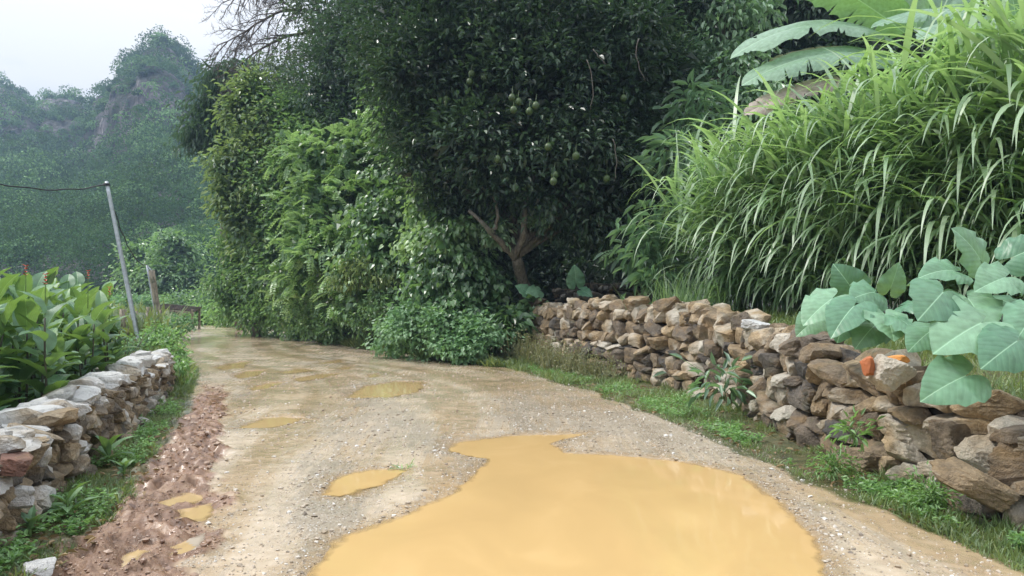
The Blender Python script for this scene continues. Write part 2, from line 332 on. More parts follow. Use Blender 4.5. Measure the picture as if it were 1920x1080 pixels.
def terrain(X, Y):
    """height and masks"""
    d, s, arc = polydist(X, Y, BND); d = d * s
    P2 = np.stack([X, Y], -1)
    T = np.interp(Y, [0, 5, 8, 12, 20, 23, 30, 60], [.45, .55, .85, 1.15, 1.15, .5, .3, 0])
    z = T * sstep(.15, .75, d)
    far = sstep(-.42, -.2, X / np.maximum(Y, 1)) 
    z = z + np.clip(d - 7.5, 0, 60) * .42 * sstep(8, 22, Y) * far
    z = z + .04 * sstep(.05, .5, d + .6) * (d < .1)
    xl = np.interp(Y, LY, LX); xr = np.interp(Y, RY, RX)
    lo = xl - X                        # >0: left of the road
    z = z + .25 * sstep(.9, 2.2, lo) * (Y < 16) + .04 * sstep(0, .5, lo)
    z = z - 1.1 * sstep(43, 62, Y) * (1 - sstep(1, 12, d) * far)
    z = z + (fbm(P2 * .25, 3, 5) * .12) * sstep(.3, 3, np.maximum(lo, d))
    rough = fbm(P2 * 3.1, 3, 9) * .012 + fbm(P2 * 14, 3, 3) * .006
    z = z + .022 + rough
    rd = sstep(-.12, .12, np.minimum(X - xl, xr - X) + .22 * fbm(P2 * 1.7, 3, 21))
    # churned red mud along the left edge
    mc = np.interp(Y, [3, 4.4, 5.7, 8, 12, 15.8, 18], [.5, .55, .45, .25, .15, .05, 0])
    mud = sstep(.5, .22, np.abs(X - xl - .3) * np.interp(Y, [4, 8, 12], [.8, 1.1, 1.5]) + .34 * fbm(P2 * 1.9, 4, 33, .6)) * sstep(17, 11, Y) * sstep(2, 3, Y)
    mud = mud * np.interp(Y, [0, 4, 8, 12, 17], [1, 1, .9, .6, 0])
    lump = np.abs(fbm(P2 * 4.5, 4, 41, .6))
    z = z + mud * (.2 * (.36 - lump)  + .06 * fbm(P2 * 13, 4, 43, .65))
    # tyre ruts following the road
    u = (X - xl) / np.maximum(xr - xl, .5)
    rut = np.exp(-((u - .33) / .05) ** 2) + np.exp(-((u - .62) / .05) ** 2)
    z = z - .02 * rut * rd + .012 * np.abs(fbm(np.stack([u * 16, Y * .22], -1), 3, 63)) * rd
    sdmin = np.full(X.shape, 9.)
    for _, P in PUDW:
        c = P.mean(0); rr = np.max(np.hypot(*(P - c).T)) + .8
        m = (np.hypot(X - c[0], Y - c[1]) < rr)
        if not m.any(): continue
        x, y = X[m], Y[m]
        q = np.concatenate([P, P[:1]]); dd, _, _ = polydist(x, y, q)
        sg = np.where(inpoly(x, y, P), -dd, dd)
        sg = sg + .09 * fbm(np.stack([x, y], -1) * 2.6, 5, 88, .68) + .02; sdmin[m] = np.minimum(sdmin[m], sg)
    k = np.clip(sdmin / .16, -1, 1)
    z = z * np.clip(.35 + .65 * k, .25, 1) + np.where(sdmin < .5, .004 + .026 * np.minimum(k, 0) , 0) - .012 * (sdmin < 0) * 1.0
    z = z - .02 * sstep(-.1, -.5, sdmin)
    # muddy slick versus clean gravel
    q = np.stack([u * 7, Y * .35], -1)
    slick = .74 + .9 * fbm(q, 4, 51) + .35 * fbm(P2 * .5, 3, 55) - .5 * sstep(.35, .0, np.abs(sdmin)) * (fbm(P2 * 1.5, 2, 58) * .5 + .7) 
    slick = np.clip(slick - .35 * sstep(.72, .95, u), 0, 1)
    global TRK
    TRK = fbm(np.stack([u * 13 + 1.3 * np.sin(Y * .35), Y * .16], -1), 4, 63, .6)
    return z, rd, mud, slick, sdmin, d, lo

# ------------------------------------------------------------------ ground and road, one height field cut along the road edge
def grow(a, step, end, g):
    r = [a]
    while abs(r[-1]) < abs(end):
        r.append(r[-1] + step * math.copysign(1, end - a)); step *= g
    r[-1] = end
    return r
xs = np.array(sorted(set(grow(-4.5, .03, -440, 1.035)) | set(np.arange(-4.5, 4.001, .026).tolist()) | set(grow(4.02, .03, 440, 1.035))))
ys = np.array(sorted(set(grow(9.01, .026, 470, 1.0165)) | set(np.arange(3.2, 9.0, .022).tolist()) | set(grow(3.18, .03, -50, 1.08)))); ys = ys[(ys > -50.1)]
GX, GY = np.meshgrid(xs, ys)
GZ, RD, MUD, SLK, SDM, DD, LO = terrain(GX, GY); TRKG = TRK
nx, ny = len(xs), len(ys)
I = (np.arange(ny - 1)[:, None] * nx + np.arange(nx - 1)[None]).ravel()
Q = np.stack([I, I + 1, I + nx + 1, I + nx], -1)
V = np.stack([GX, GY, GZ], -1).reshape(-1, 3)
onroad = (RD.ravel()[Q].mean(1) > .5) & (GY.ravel()[Q].mean(1) < 90)
wet = np.clip(.5 + .5 * fbm(np.stack([GX * .9, GY * .45], -1), 3, 77), 0, 1)
def groundmat():
    m, nt, out, N = newmat('muddy_ground')
    A = lambda n: N('ShaderNodeAttribute', attribute_name=n).outputs['Fac']
    g = N('ShaderNodeNewGeometry').outputs['Position']
    rd, mud, slk, nearw = A('road'), A('mud'), A('slick'), A('rim')
    nz = lambda s, d=6., r=.6, loc=0: N('ShaderNodeTexNoise', {'Vector': N('ShaderNodeMapping', {0: g, 'Location': (loc, loc, 0)}).outputs[0], 'Scale': float(s), 'Detail': d, 'Roughness': r}).outputs[0]
    n_f, n_m, n_l = nz(60, 5., .7), nz(9, 6.), nz(1.3, 5., .6, 3)
    gravel = ramp(N, n_f, [(.28, (.19, .155, .11)), (.46, (.32, .265, .195)), (.62, (.42, .36, .28)), (.78, (.57, .52, .44))])
    slickc = ramp(N, n_m, [(.3, (.36, .26, .16)), (.55, (.46, .355, .24)), (.75, (.53, .44, .335))])
    streak = N('ShaderNodeTexNoise', {'Vector': N('ShaderNodeMapping', {0: g, 'Rotation': (0, 0, R(24)), 'Scale': (7, .55, 1)}).outputs[0], 'Scale': 2.2, 'Detail': 5.0, 'Roughness': .65}).outputs[0]
    trk = A('track')
    f = N('ShaderNodeMath', {0: slk, 1: N('ShaderNodeMapRange', {0: streak, 1: .3, 2: .7, 3: -.35, 4: .35}).outputs[0]}, operation='ADD').outputs[0]
    f = N('ShaderNodeMapRange', {0: f, 1: .25, 2: .75, 3: .08, 4: .95}).outputs[0]
    c = N('ShaderNodeMixRGB', {0: f, 1: gravel, 2: slickc}).outputs[0]
    stones = N('ShaderNodeTexVoronoi', {'Vector': g, 'Scale': 45.0, 'Randomness': 1.0})
    sc_ = N('ShaderNodeSeparateColor', {0: stones.outputs['Color']}).outputs[0]
    pk = N('ShaderNodeMath', {0: N('ShaderNodeMapRange', {0: stones.outputs['Distance'], 1: .25, 2: .4, 3: 1., 4: 0.}).outputs[0], 1: N('ShaderNodeMapRange', {0: sc_, 1: .72, 2: .76, 3: 0., 4: .55}).outputs[0]}, operation='MULTIPLY').outputs[0]
    c = N('ShaderNodeMixRGB', {0: N('ShaderNodeMath', {0: pk, 1: N('ShaderNodeMapRange', {0: f, 1: .2, 2: .9, 3: 1., 4: .15}).outputs[0]}, operation='MULTIPLY').outputs[0], 1: c, 2: (.62, .60, .56, 1)}).outputs[0]
    silt = N('ShaderNodeMapRange', {0: trk, 1: .02, 2: .3, 3: 0., 4: .75}).outputs[0]
    c = N('ShaderNodeMixRGB', {0: N('ShaderNodeMath', {0: silt, 1: f}, operation='MULTIPLY').outputs[0], 1: c, 2: (.52, .435, .335, 1)}).outputs[0]
    wetr = N('ShaderNodeMapRange', {0: trk, 1: -.02, 2: -.25, 3: 0., 4: .7}).outputs[0]
    c = N('ShaderNodeMixRGB', {0: N('ShaderNodeMath', {0: wetr, 1: f}, operation='MULTIPLY').outputs[0], 1: c, 2: (.37, .265, .16, 1)}).outputs[0]
    rim = N('ShaderNodeMapRange', {0: N('ShaderNodeMath', {0: nearw, 1: N('ShaderNodeMapRange', {0: n_m, 1: .3, 2: .7, 3: -.12, 4: .12}).outputs[0]}, operation='ADD').outputs[0], 1: .02, 2: .2, 3: .75, 4: 0.}).outputs[0]
    c = N('ShaderNodeMixRGB', {0: rim, 1: c, 2: (.36, .25, .135, 1)}).outputs[0]
    mudc = ramp(N, n_m, [(.3, (.10, .055, .032)), (.5, (.21, .12, .073)), (.72, (.33, .22, .145))])
    c = N('ShaderNodeMixRGB', {0: N('ShaderNodeMapRange', {0: mud, 1: .15, 2: .55, 3: 0., 4: 1.}).outputs[0], 1: c, 2: mudc}).outputs[0]
    soil = ramp(N, n_m, [(.3, (.045, .05, .025)), (.5, (.09, .095, .04)), (.7, (.18, .14, .08))])
    c = N('ShaderNodeMixRGB', {0: N('ShaderNodeMapRange', {0: N('ShaderNodeMath', {0: rd, 1: N('ShaderNodeMath', {0: mud, 1: .0}, operation='MULTIPLY').outputs[0]}, operation='MAXIMUM').outputs[0], 1: .3, 2: .7, 3: 0., 4: 1.}).outputs[0], 1: soil, 2: c}).outputs[0]
    rgh = N('ShaderNodeMapRange', {0: N('ShaderNodeMath', {0: n_l, 1: f}, operation='ADD').outputs[0], 1: .7, 2: 1.5, 3: .42, 4: .13}).outputs[0]
    rgh = N('ShaderNodeMath', {0: rgh, 1: N('ShaderNodeMapRange', {0: rim, 1: 0., 2: .7, 3: 1., 4: .55}).outputs[0]}, operation='MULTIPLY').outputs[0]
    rgh = N('ShaderNodeMath', {0: rgh, 1: N('ShaderNodeMapRange', {0: wetr, 1: 0., 2: .7, 3: 1., 4: .45}).outputs[0]}, operation='MULTIPLY').outputs[0]
    rgh = N('ShaderNodeMath', {0: rgh, 1: N('ShaderNodeMapRange', {0: mud, 1: 0., 2: 1., 3: 1., 4: 1.35}).outputs[0]}, operation='MULTIPLY').outputs[0]
    h = N('ShaderNodeMath', {0: n_f, 1: N('ShaderNodeMath', {0: n_m, 1: 1.5}, operation='MULTIPLY').outputs[0]}, operation='ADD').outputs[0]
    bs = N('ShaderNodeMapRange', {0: f, 1: 0., 2: 1., 3: .85, 4: .18}).outputs[0]
    bp = N('ShaderNodeBump', {'Height': h, 'Strength': bs, 'Distance': .025})
    p = N('ShaderNodeBsdfPrincipled', {'Base Color': c, 'Roughness': rgh, 'Normal': bp.outputs[0], 'Specular IOR Level': .5, 'Coat Weight': N('ShaderNodeMapRange', {0: N('ShaderNodeMath', {0: n_l, 1: rd}, operation='MULTIPLY').outputs[0], 1: .42, 2: .6, 3: .05, 4: N('ShaderNodeMapRange', {0: mud, 1: .1, 2: .4, 3: .6, 4: .05}).outputs[0]}).outputs[0], 'Coat Roughness': .14})
    nt.links.new(p.outputs[0], out.inputs[0]); return m
M['ground'] = groundmat()
def cut(name, mask):
    q = Q[mask]; use = np.unique(q); mp_ = np.full(len(V), -1); mp_[use] = np.arange(len(use))
    m = MB(); m.add(V[use], mp_[q])
    o = m.build(name, M['ground'], attrs={'road': RD.ravel()[use], 'mud': MUD.ravel()[use], 'slick': SLK.ravel()[use], 'rim': SDM.ravel()[use], 'track': TRKG.ravel()[use]})
    return tag(o, kind='structure')
tag(cut('road', onroad), 'wet rutted gravel and mud road curving away to the left')
tag(cut('ground', ~onroad), 'green verge and field ground on both sides of the road')
def hgt(x, y):
    x = np.atleast_1d(np.asarray(x, float)); y = np.atleast_1d(np.asarray(y, float))
    return terrain(x, y)[0]

# muddy water
def watermat(name, col, rough=.05):
    m, nt, out, N = newmat(name)
    g = N('ShaderNodeNewGeometry').outputs['Position']
    dp = N('ShaderNodeAttribute', attribute_name='depth').outputs['Fac']
    n1 = N('ShaderNodeTexNoise', {'Vector': N('ShaderNodeMapping', {0: g, 'Scale': (1, .7, 1)}).outputs[0], 'Scale': 1.3, 'Detail': 6.0, 'Distortion': 1.2}).outputs[0]
    n2 = N('ShaderNodeTexNoise', {'Vector': N('ShaderNodeMapping', {0: g, 'Scale': (1, .6, 1)}).outputs[0], 'Scale': 9.0, 'Detail': 3.0}).outputs[0]
    n3 = N('ShaderNodeTexNoise', {'Vector': g, 'Scale': .9, 'Detail': 2.0}).outputs[0]
    c = ramp(N, n1, [(.3, [x * .93 for x in col]), (.55, col), (.72, [min(1, x * 1.06 + .01) for x in col])])
    h = N('ShaderNodeMath', {0: n2, 1: N('ShaderNodeMapRange', {0: n3, 1: .4, 2: .6, 3: .1, 4: 1.}).outputs[0]}, operation='MULTIPLY').outputs[0]
    bp = N('ShaderNodeBump', {'Height': h, 'Strength': .12, 'Distance': .012})
    al = N('ShaderNodeMapRange', {0: N('ShaderNodeMath', {0: dp, 1: N('ShaderNodeMapRange', {0: n2, 1: .3, 2: .7, 3: -.03, 4: .03}).outputs[0]}, operation='ADD').outputs[0], 1: -.03, 2: .05, 3: .1, 4: 1.}).outputs[0]
    p = N('ShaderNodeBsdfPrincipled', {'Base Color': c, 'Roughness': rough, 'IOR': 1.4, 'Normal': bp.outputs[0], 'Specular IOR Level': .5, 'Alpha': al})
    nt.links.new(p.outputs[0], out.inputs[0]); return m
M['water'] = watermat('muddy_water', (.49, .33, .145))
M['water2'] = watermat('brown_water', (.44, .31, .15))
M['water3'] = watermat('thin_clear_water', (.40, .34, .27), .03)
for k, (lab, P) in enumerate(PUDW):
    st_ = .05 if k == 0 else .035
    lo_, hi_ = P.min(0) - .35, P.max(0) + .35
    gx, gy = np.meshgrid(np.arange(lo_[0], hi_[0], st_), np.arange(lo_[1], hi_[1], st_))
    sd = terrain(gx, gy)[4]; dd_, _, _ = polydist(gx, gy, np.concatenate([P, P[:1]])); ok = (sd < .2) & (inpoly(gx, gy, P) | (dd_ < .3))
    cell = ok[:-1, :-1] & ok[1:, :-1] & ok[:-1, 1:] & ok[1:, 1:]
    w_ = gx.shape[1]; I_ = (np.arange(gx.shape[0] - 1)[:, None] * w_ + np.arange(w_ - 1)[None])[cell]
    q = np.stack([I_, I_ + 1, I_ + w_ + 1, I_ + w_], -1); use = np.unique(q); mp_ = np.full(gx.size, -1); mp_[use] = np.arange(len(use))
    vv = np.stack([gx.ravel(), gy.ravel(), np.full(gx.size, .006 + .0004 * k)], -1)[use]
    m = MB(); m.add(vv, mp_[q])
    tag(m.build('puddle', M['water3'] if 'mirroring' in lab else (M['water'] if k in (0, 1) else M['water2']), attrs={'depth': -sd.ravel()[use]}), lab, kind='structure')

# ------------------------------------------------------------------ rocks
def ico(n):
    bm = bmesh.new(); bmesh.ops.create_icosphere(bm, subdivisions=n, radius=1)
    v = np.array([x.co[:] for x in bm.verts]); f = np.array([[a.index for a in x.verts] for x in bm.faces]); bm.free(); return v, f
ICO = {n: ico(n) for n in (1, 2, 3, 4)}
def rock(size, n=3, planes=11, seed=0):
    r_ = np.random.default_rng(seed); v, f = ICO[n]
    pn = unit(r_.normal(size=(planes, 3))); pd = r_.uniform(.5, 1.0, planes)
    bx = np.concatenate([np.eye(3), -np.eye(3)]); pn = np.concatenate([pn, unit(bx + .28 * r_.normal(size=(6, 3)))]); pd = np.concatenate([pd + .12, r_.uniform(.56, .72, 6)])
    dt = np.maximum(v @ pn.T, 1e-3); rr = np.minimum((pd / dt).min(1), 1.25)
    p = v * rr[:, None]
    w_ = p @ unit(r_.normal(size=3) * np.array([.3, .3, 1])) * r_.uniform(4, 8) + 1.2 * fbm(p * 1.5 + seed, 2, seed % 91)
    p = p * (1 + .08 * fbm(p * 2.6 + seed, 4, seed % 97, .6)[:, None] + .07 * (w_ - np.floor(w_) - .5)[:, None])
    lo, hi = p.min(0), p.max(0); p = (p - (lo + hi) / 2) / (hi - lo)
    return p * np.asarray(size), f
def rotm(rx, ry, rz):
    cx, sx, cy, sy, cz, sz = math.cos(rx), math.sin(rx), math.cos(ry), math.sin(ry), math.cos(rz), math.sin(rz)
    return np.array([[cz, -sz, 0], [sz, cz, 0], [0, 0, 1]]) @ np.array([[cy, 0, sy], [0, 1, 0], [-sy, 0, cy]]) @ np.array([[1, 0, 0], [0, cx, -sx], [0, sx, cx]])
def wallpath(P, n=200):
    P = np.asarray(P, float); L = np.concatenate([[0], np.cumsum(np.hypot(*np.diff(P, axis=0).T))])
    s = np.linspace(0, L[-1], n); x = np.interp(s, L, P[:, 0]); y = np.interp(s, L, P[:, 1])
    k = np.hanning(25); k /= k.sum()
    xp = np.convolve(np.pad(x, 12, mode='reflect', reflect_type='odd'), k, 'valid'); yp = np.convolve(np.pad(y, 12, mode='reflect', reflect_type='odd'), k, 'valid')
    return s, xp, yp
def stone_wall(name, P, H, side, wr, hr, thick, mat, label, seed, base=-.12, toptint=.85, z0=None, tints=(0, 1), nmax=100, batter=.12):
    """side=-1: the road lies left of the path, +1: right"""
    rr = np.random.default_rng(seed); s, xp, yp = wallpath(P); L = s[-1]
    tx, ty = np.gradient(xp, s), np.gradient(yp, s)
    root = empty(name, (xp[0], yp[0], 0), label, 'wall')
    stones = []
    def pos(u, off):
        x, y = np.interp(u, s, xp), np.interp(u, s, yp); a, b = np.interp(u, s, tx), np.interp(u, s, ty); n = math.hypot(a, b)
        return x + off * side * b / n, y - off * side * a / n, math.atan2(b, a)
    for face in (1, 0, -1):
        z = base; c = 0
        while z < 2.2:
            hc = rr.uniform(*hr) * (.85 if face == 0 else 1); u = rr.uniform(-.1, .1)
            while u < L:
                wd = rr.uniform(*wr) * rr.choice([.6, .9, 1.1, 1.35]); um = min(u + wd / 2, L)
                Hh = np.interp(um / L, np.linspace(0, 1, len(H)), H) + .05 * math.sin(um * 5 + seed)
                zb = z if z0 is None else z + np.interp(um / L, np.linspace(0, 1, len(z0)), z0)
                top = Hh - (z - base) + base
                zc = z + hc / 2
                if zc < Hh - hc * .18:
                    off = face * (thick / 2 - .12) + rr.uniform(-.05, .05) - (zc * batter if face == 1 else 0)
                    last = zc + hc > Hh - hc * .18
                    x, y, a = pos(um, off)
                    dz = 0 if z0 is None else np.interp(um / L, np.linspace(0, 1, len(z0)), z0)
                    sz = (wd * rr.uniform(1.05, 1.22), rr.uniform(.26, .4), hc * rr.uniform(1.08, 1.3))
                    if face == 0 and not last: u += wd; continue
                    if last: sz = (sz[0], sz[1] * 1.1, sz[2] * rr.uniform(.8, 1.15))
                    stones.append(dict(p=(x, y, zc + dz + rr.uniform(-.025, .025)), s=sz, r=(rr.normal() * .15, rr.normal() * .2, a + rr.normal() * .2),
                                       t=float(np.clip((toptint + rr.normal() * .2) if last else rr.uniform(*tints), 0, 1)), face=face, last=last))
                u += wd
            z += hc * .9; c += 1
    for k in stones:
        d = math.hypot(k['p'][0], k['p'][1]); k['score'] = (k['s'][0] * k['s'][2] / d ** 2) * (1 if k['face'] == 1 or k['last'] else .05) * (1 if d > 3.8 else .2)
    stones.sort(key=lambda k: -k['score'])
    rest = MB()
    for i, k in enumerate(stones):
        v, f = rock(k['s'], 4 if i < 30 else 3 if i < nmax or (k['face'] == 1 and i < 260) else 2, int(rr.integers(6, 11)), seed * 1000 + i)
        v = v @ rotm(*k['r']).T + k['p']
        if i < nmax:
            m = MB(); m.add(v, f, k['t']); m.build('stone', mat, root, smooth=False)
        else: rest.add(v, f, k['t'])
    if rest.n: tag(rest.build('rubble', mat, root, smooth=False), kind='stuff')
    # earth coloured core, added dark so gaps between stones read as shade
    core = MB(); n = 60; uu = np.linspace(.05, L - .05, n); ring = []
    for u in uu:
        Hh = np.interp(u / L, np.linspace(0, 1, len(H)), H) - .2; dz = 0 if z0 is None else np.interp(u / L, np.linspace(0, 1, len(z0)), z0)
        wv = thick / 2 - .16
        for off, zz in ((wv, base), (wv - batter * Hh, max(Hh, .1)), (-wv, max(Hh, .1)), (-wv, base)):
            x, y, a = pos(u, off); ring.append((x, y, zz + dz))
    i = np.arange(n - 1)[:, None] * 4; j = np.arange(4)[None]
    q = np.stack([i + j, i + (j + 1) % 4, i + 4 + (j + 1) % 4, i + 4 + j], -1).reshape(-1, 4)
    core.add(ring, [q, np.array([[0, 1, 2, 3]]), np.array([[3, 2, 1, 0]]) + 4 * (n - 1)], 0.)
    core.build('dark_core', M['gapcore'], root)
    return root
M['gapcore'] = plain('dark_gap_fill', (.05, .042, .03), .95)
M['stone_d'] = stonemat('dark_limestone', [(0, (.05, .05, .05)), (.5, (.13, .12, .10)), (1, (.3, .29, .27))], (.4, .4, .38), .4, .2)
stone_wall('stone_wall', WR, [.74, .84, .98, 1.12, 1.26, 1.38, 1.48, 1.52, 1.56, 1.5, 1.46, 1.42], -1, (.22, .52), (.13, .28), .62, M['stone_r'],
           'long tan dry stone wall on the right side of the road below the tall grass', 3, toptint=.62)
stone_wall('stone_wall', WL, [.45, .66, .70, .72, .72, .70, .68, .66], 1, (.12, .28), (.07, .155), .52, M['stone_l'],
           'low pale grey dry stone wall on the left side of the road beside the canna plants', 5, toptint=.84, tints=(.0, .75))
wb0, wb1 = at(1045, 545, 23), at(1230, 520, 21.5)
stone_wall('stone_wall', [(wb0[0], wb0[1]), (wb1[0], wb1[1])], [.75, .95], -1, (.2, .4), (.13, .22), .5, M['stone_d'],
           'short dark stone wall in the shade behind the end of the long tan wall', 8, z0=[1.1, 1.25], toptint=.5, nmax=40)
# single stones that stand out
def lone_rock(name, px, py, Y, size, mat, label, cat, tint=.6, seed=1, rot=(.1, .2, .3), tops=()):
    c = at(px, py, Y); m = MB(); v, f = rock(size, 4, 11, seed); m.add(v @ rotm(*rot).T + c, f, tint)
    o = m.build(name, mat, smooth=False, loc=c); tag(o, label, cat)
    for tn, mt, d, s in tops:
        m = MB(); v, f = rock(s, 3, 9, seed + 5); m.add(v + c + np.array(d), f, .5); m.build(tn, mt, o, smooth=False)
    return o
lone_rock('rock', 1664, 700, 6.1, (.30, .3, .30), M['stone_r'], 'white faced rock with an orange clay cap on top of the tan wall', 'rock', .98, 21, (.3, .5, .2),
          tops=[('clay_cap', M['orange'], (.08, -.02, .12), (.17, .14, .07)), ('clay_lump', M['rust'], (-.15, .02, .06), (.10, .12, .17))])
lone_rock('rock', 1418, 612, 10.0, (.42, .34, .17), M['stone_l'], 'white topped flat rock lying on the tan wall near the tall grass', 'rock', 1., 22)
lone_rock('rock', 30, 868, 4.55, (.22, .25, .13), M['redstone'], 'reddish stone wedged in the low pale wall', 'rock', .5, 23)
lone_rock('rock', 76, 1068, 4.1, (.17, .2, .12), M['stone_l'], 'rounded pale stone lying in the grass below the low wall', 'rock', .8, 24)
lone_rock('rock', 320, 607, 33., (.9, .6, .55), M['stone_l'], 'pale boulder in the weeds beside the wooden post', 'rock', 1., 25)
lone_rock('rock', 1820, 905, 5.15, (.62, .4, .24), M['stone_r'], 'long slanting slab at the foot of the tan wall', 'rock', .6, 26, (.1, .5, -.3))

# ------------------------------------------------------------------ leaves
def leaves(m, P, T, N_, L, W, tint, kind='oval', droop=.18, fold=.10):
    n = len(P); T = unit(T); S = unit(np.cross(T, N_)); N2 = np.cross(S, T)
    L = np.broadcast_to(L, (n,)); W = np.broadcast_to(W, (n,))
    if kind == 'tri':
        tp = np.array([(-.5, .1, 0), (.5, .1, 0), (0, 1, -droop)]); fc = np.array([[0, 1, 2]])
    elif kind == 'simple':
        tp = np.array([(0, 0, 0), (.5, .42, fold), (0, 1, -droop), (-.5, .42, fold)]); fc = np.array([[0, 1, 2], [0, 2, 3]])
    elif kind == 'heart':
        tp = np.array([(0, .1, 0), (.3, -.08, fold * .6), (.52, .2, fold), (.3, .65, fold * .5 - droop * .4), (0, 1, -droop), (-.3, .65, fold * .5 - droop * .4), (-.52, .2, fold), (-.3, -.08, fold * .6)])
        fc = [np.array([[0, 1, 2, 3], [0, 3, 4, 5], [0, 5, 6, 7]])]
    else:
        tp = np.array([(0, 0, 0), (.42, .25, fold), (.42, .62, fold - droop * .3), (0, 1, -droop), (-.42, .62, fold - droop * .3), (-.42, .25, fold)])
        fc = np.array([[0, 1, 2, 3], [0, 3, 4, 5]])
    k = len(tp)
    V = P[:, None] + tp[None, :, 0, None] * W[:, None, None] * S[:, None] + tp[None, :, 1, None] * L[:, None, None] * T[:, None] + tp[None, :, 2, None] * L[:, None, None] * N2[:, None]
    base = (np.arange(n) * k)[:, None, None]
    fs = [(f[None] + base).reshape(-1, f.shape[1]) for f in (fc if isinstance(fc, list) else [fc])]
    m.add(V, fs, np.repeat(np.clip(tint, 0, 1), k))
UP = np.array([0, 0, 1.])
def blobw(b):
    px, py, rp, Y = b[:4]; e = b[4] if len(b) > 4 else 1.; c = at(px, py, Y); r = rp / F * Y
    return c, np.array([r, r * .85, r * e])
def crown(m, blobs, dens, nl, L, W, rc, kind='oval', droop=.3, hang=.3, seed=0, tint0=.45, tvar=.28, upw=.9, backcut=.6, layer=0, fill=True, mode='tuft'):
    r_ = np.random.default_rng(seed); C = [b if len(b[0:1]) and isinstance(b[0], np.ndarray) else blobw(b) for b in blobs]
    for bi, (c, rad) in enumerate(C):
        area = 4 * math.pi * (rad[0] * rad[2]); n = max(6, int(area * dens))
        d = unit(r_.normal(size=(n, 3)))
        rr = np.where(r_.random(n) < .75, r_.uniform(.82, 1.08, n), r_.uniform(.45, .85, n)) * (1 + .3 * fbm(d * 1.9 + seed + bi, 2, seed + bi)) * np.where(r_.random(n) < .07, r_.uniform(1., 1.3, n), 1)
        P = c + d * rad * rr[:, None]
        keep = ~((d[:, 1] > .35) & (r_.random(n) < backcut))
        for j, (c2, r2) in enumerate(C):
            if j != bi: keep &= (np.linalg.norm((P - c2) / r2, axis=1) > .66)
        gap = fbm(P / (rad.mean() * .55) + seed * 3.1, 2, seed + 7); keep &= gap > -.18
        P = P[keep]; d = d[keep]; n = len(P)
        ct = tint0 + tvar * r_.normal(size=n) * .6 + .35 * fbm(P * .9, 2, seed + 3)
        if mode == 'tuft':
            q = r_.normal(size=(n, nl, 3)) * np.array([rc, rc, rc * .6])
            PP = (P[:, None] + q).reshape(-1, 3); od = np.repeat(unit(d), nl, 0)
            T = od * .45 + unit(q).reshape(-1, 3) * .6 + r_.normal(size=PP.shape) * .3 - UP * hang
            Nn = UP * upw + od * .45 + r_.normal(size=PP.shape) * .32
            tn = np.repeat(ct, nl) + r_.normal(size=len(PP)) * .13
            s = r_.uniform(.65, 1.2, len(PP))
            leaves(m, PP, T, Nn, L * s, W * s, tn, kind, droop)
        elif mode == 'frond':       # pinnate sprays
            nf = nl; od = np.repeat(unit(d), nf, 0); B = np.repeat(P, nf, 0) + r_.normal(size=(n * nf, 3)) * rc * .5
            D = unit(od * .6 + r_.normal(size=B.shape) * .55 + UP * .1); fl = r_.uniform(.7, 1.2, len(B)) * rc * 1.6
            S = unit(np.cross(D, UP + .2 * r_.normal(size=B.shape))); Nn = np.cross(S, D)
            Nn = np.where(Nn[:, 2:3] < 0, -Nn, Nn)
            k = 7
            for a in range(k):
                t = (a + .7) / k; cen = B + D * (fl * t)[:, None] - UP * (fl * t * t * (.25 + hang))[:, None]
                for sg in (-1, 1):
                    T = S * sg + D * .55 - UP * hang * .8
                    s = (1 - .5 * abs(t - .5)) * r_.uniform(.8, 1.15, len(B))
                    leaves(m, cen, T, Nn + r_.normal(size=B.shape) * .15, L * s, W * s, np.repeat(ct, nf) + r_.normal(size=len(B)) * .1, kind, droop)
    if fill:                        # sparse big inner leaves closing the crown's heart, its shade painted by dark tint
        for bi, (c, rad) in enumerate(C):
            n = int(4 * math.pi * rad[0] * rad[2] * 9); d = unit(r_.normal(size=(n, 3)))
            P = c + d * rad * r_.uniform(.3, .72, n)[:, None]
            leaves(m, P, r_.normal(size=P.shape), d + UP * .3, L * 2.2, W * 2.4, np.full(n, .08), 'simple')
def limbs(m, base, fork, C, r0, seed=0, sub=3, fs=.55):
    r_ = np.random.default_rng(seed); base = np.array(base); fork = np.array(fork)
    mid = (base + fork) / 2 + r_.normal(size=3) * np.array([.12, .12, 0]) * np.linalg.norm(fork - base) * .6
    tube(m, bez(base, mid, fork, 10), [r0 * 1.25, r0, r0 * .75], 10, .5, .25, seed)
    for c, rad in C:
        e = c + r_.normal(size=3) * rad * .2; md = (fork + e) / 2 + r_.normal(size=3) * rad * .25 + UP * .1 * np.linalg.norm(e - fork)
        pth = bez(fork, md, e, 10); tube(m, pth, [r0 * fs, r0 * .3, r0 * .1], 6, .5, .2, seed)
        for k in range(sub):
            s0 = pth[4 + (k % 5)]; e2 = c + unit(r_.normal(size=3)) * rad * .85
            tube(m, bez(s0, (s0 + e2) / 2 + r_.normal(size=3) * rad * .15, e2, 7), [r0 * .22, r0 * .05], 5, .5)
def billow(C, seed, k=5, lo=.32, hi=.55):
    r_ = np.random.default_rng(seed + 999); out = list(C)
    for c, rad in C:
        for j in range(k):
            d = unit(r_.normal(size=3) * np.array([1, .8, 1]) + np.array([0, -.35, .1])); q = r_.uniform(lo, hi)
            out.append((c + d * rad * r_.uniform(.75, 1.0), rad * q * np.array([1, 1, r_.uniform(.6, .9)])))
    return out
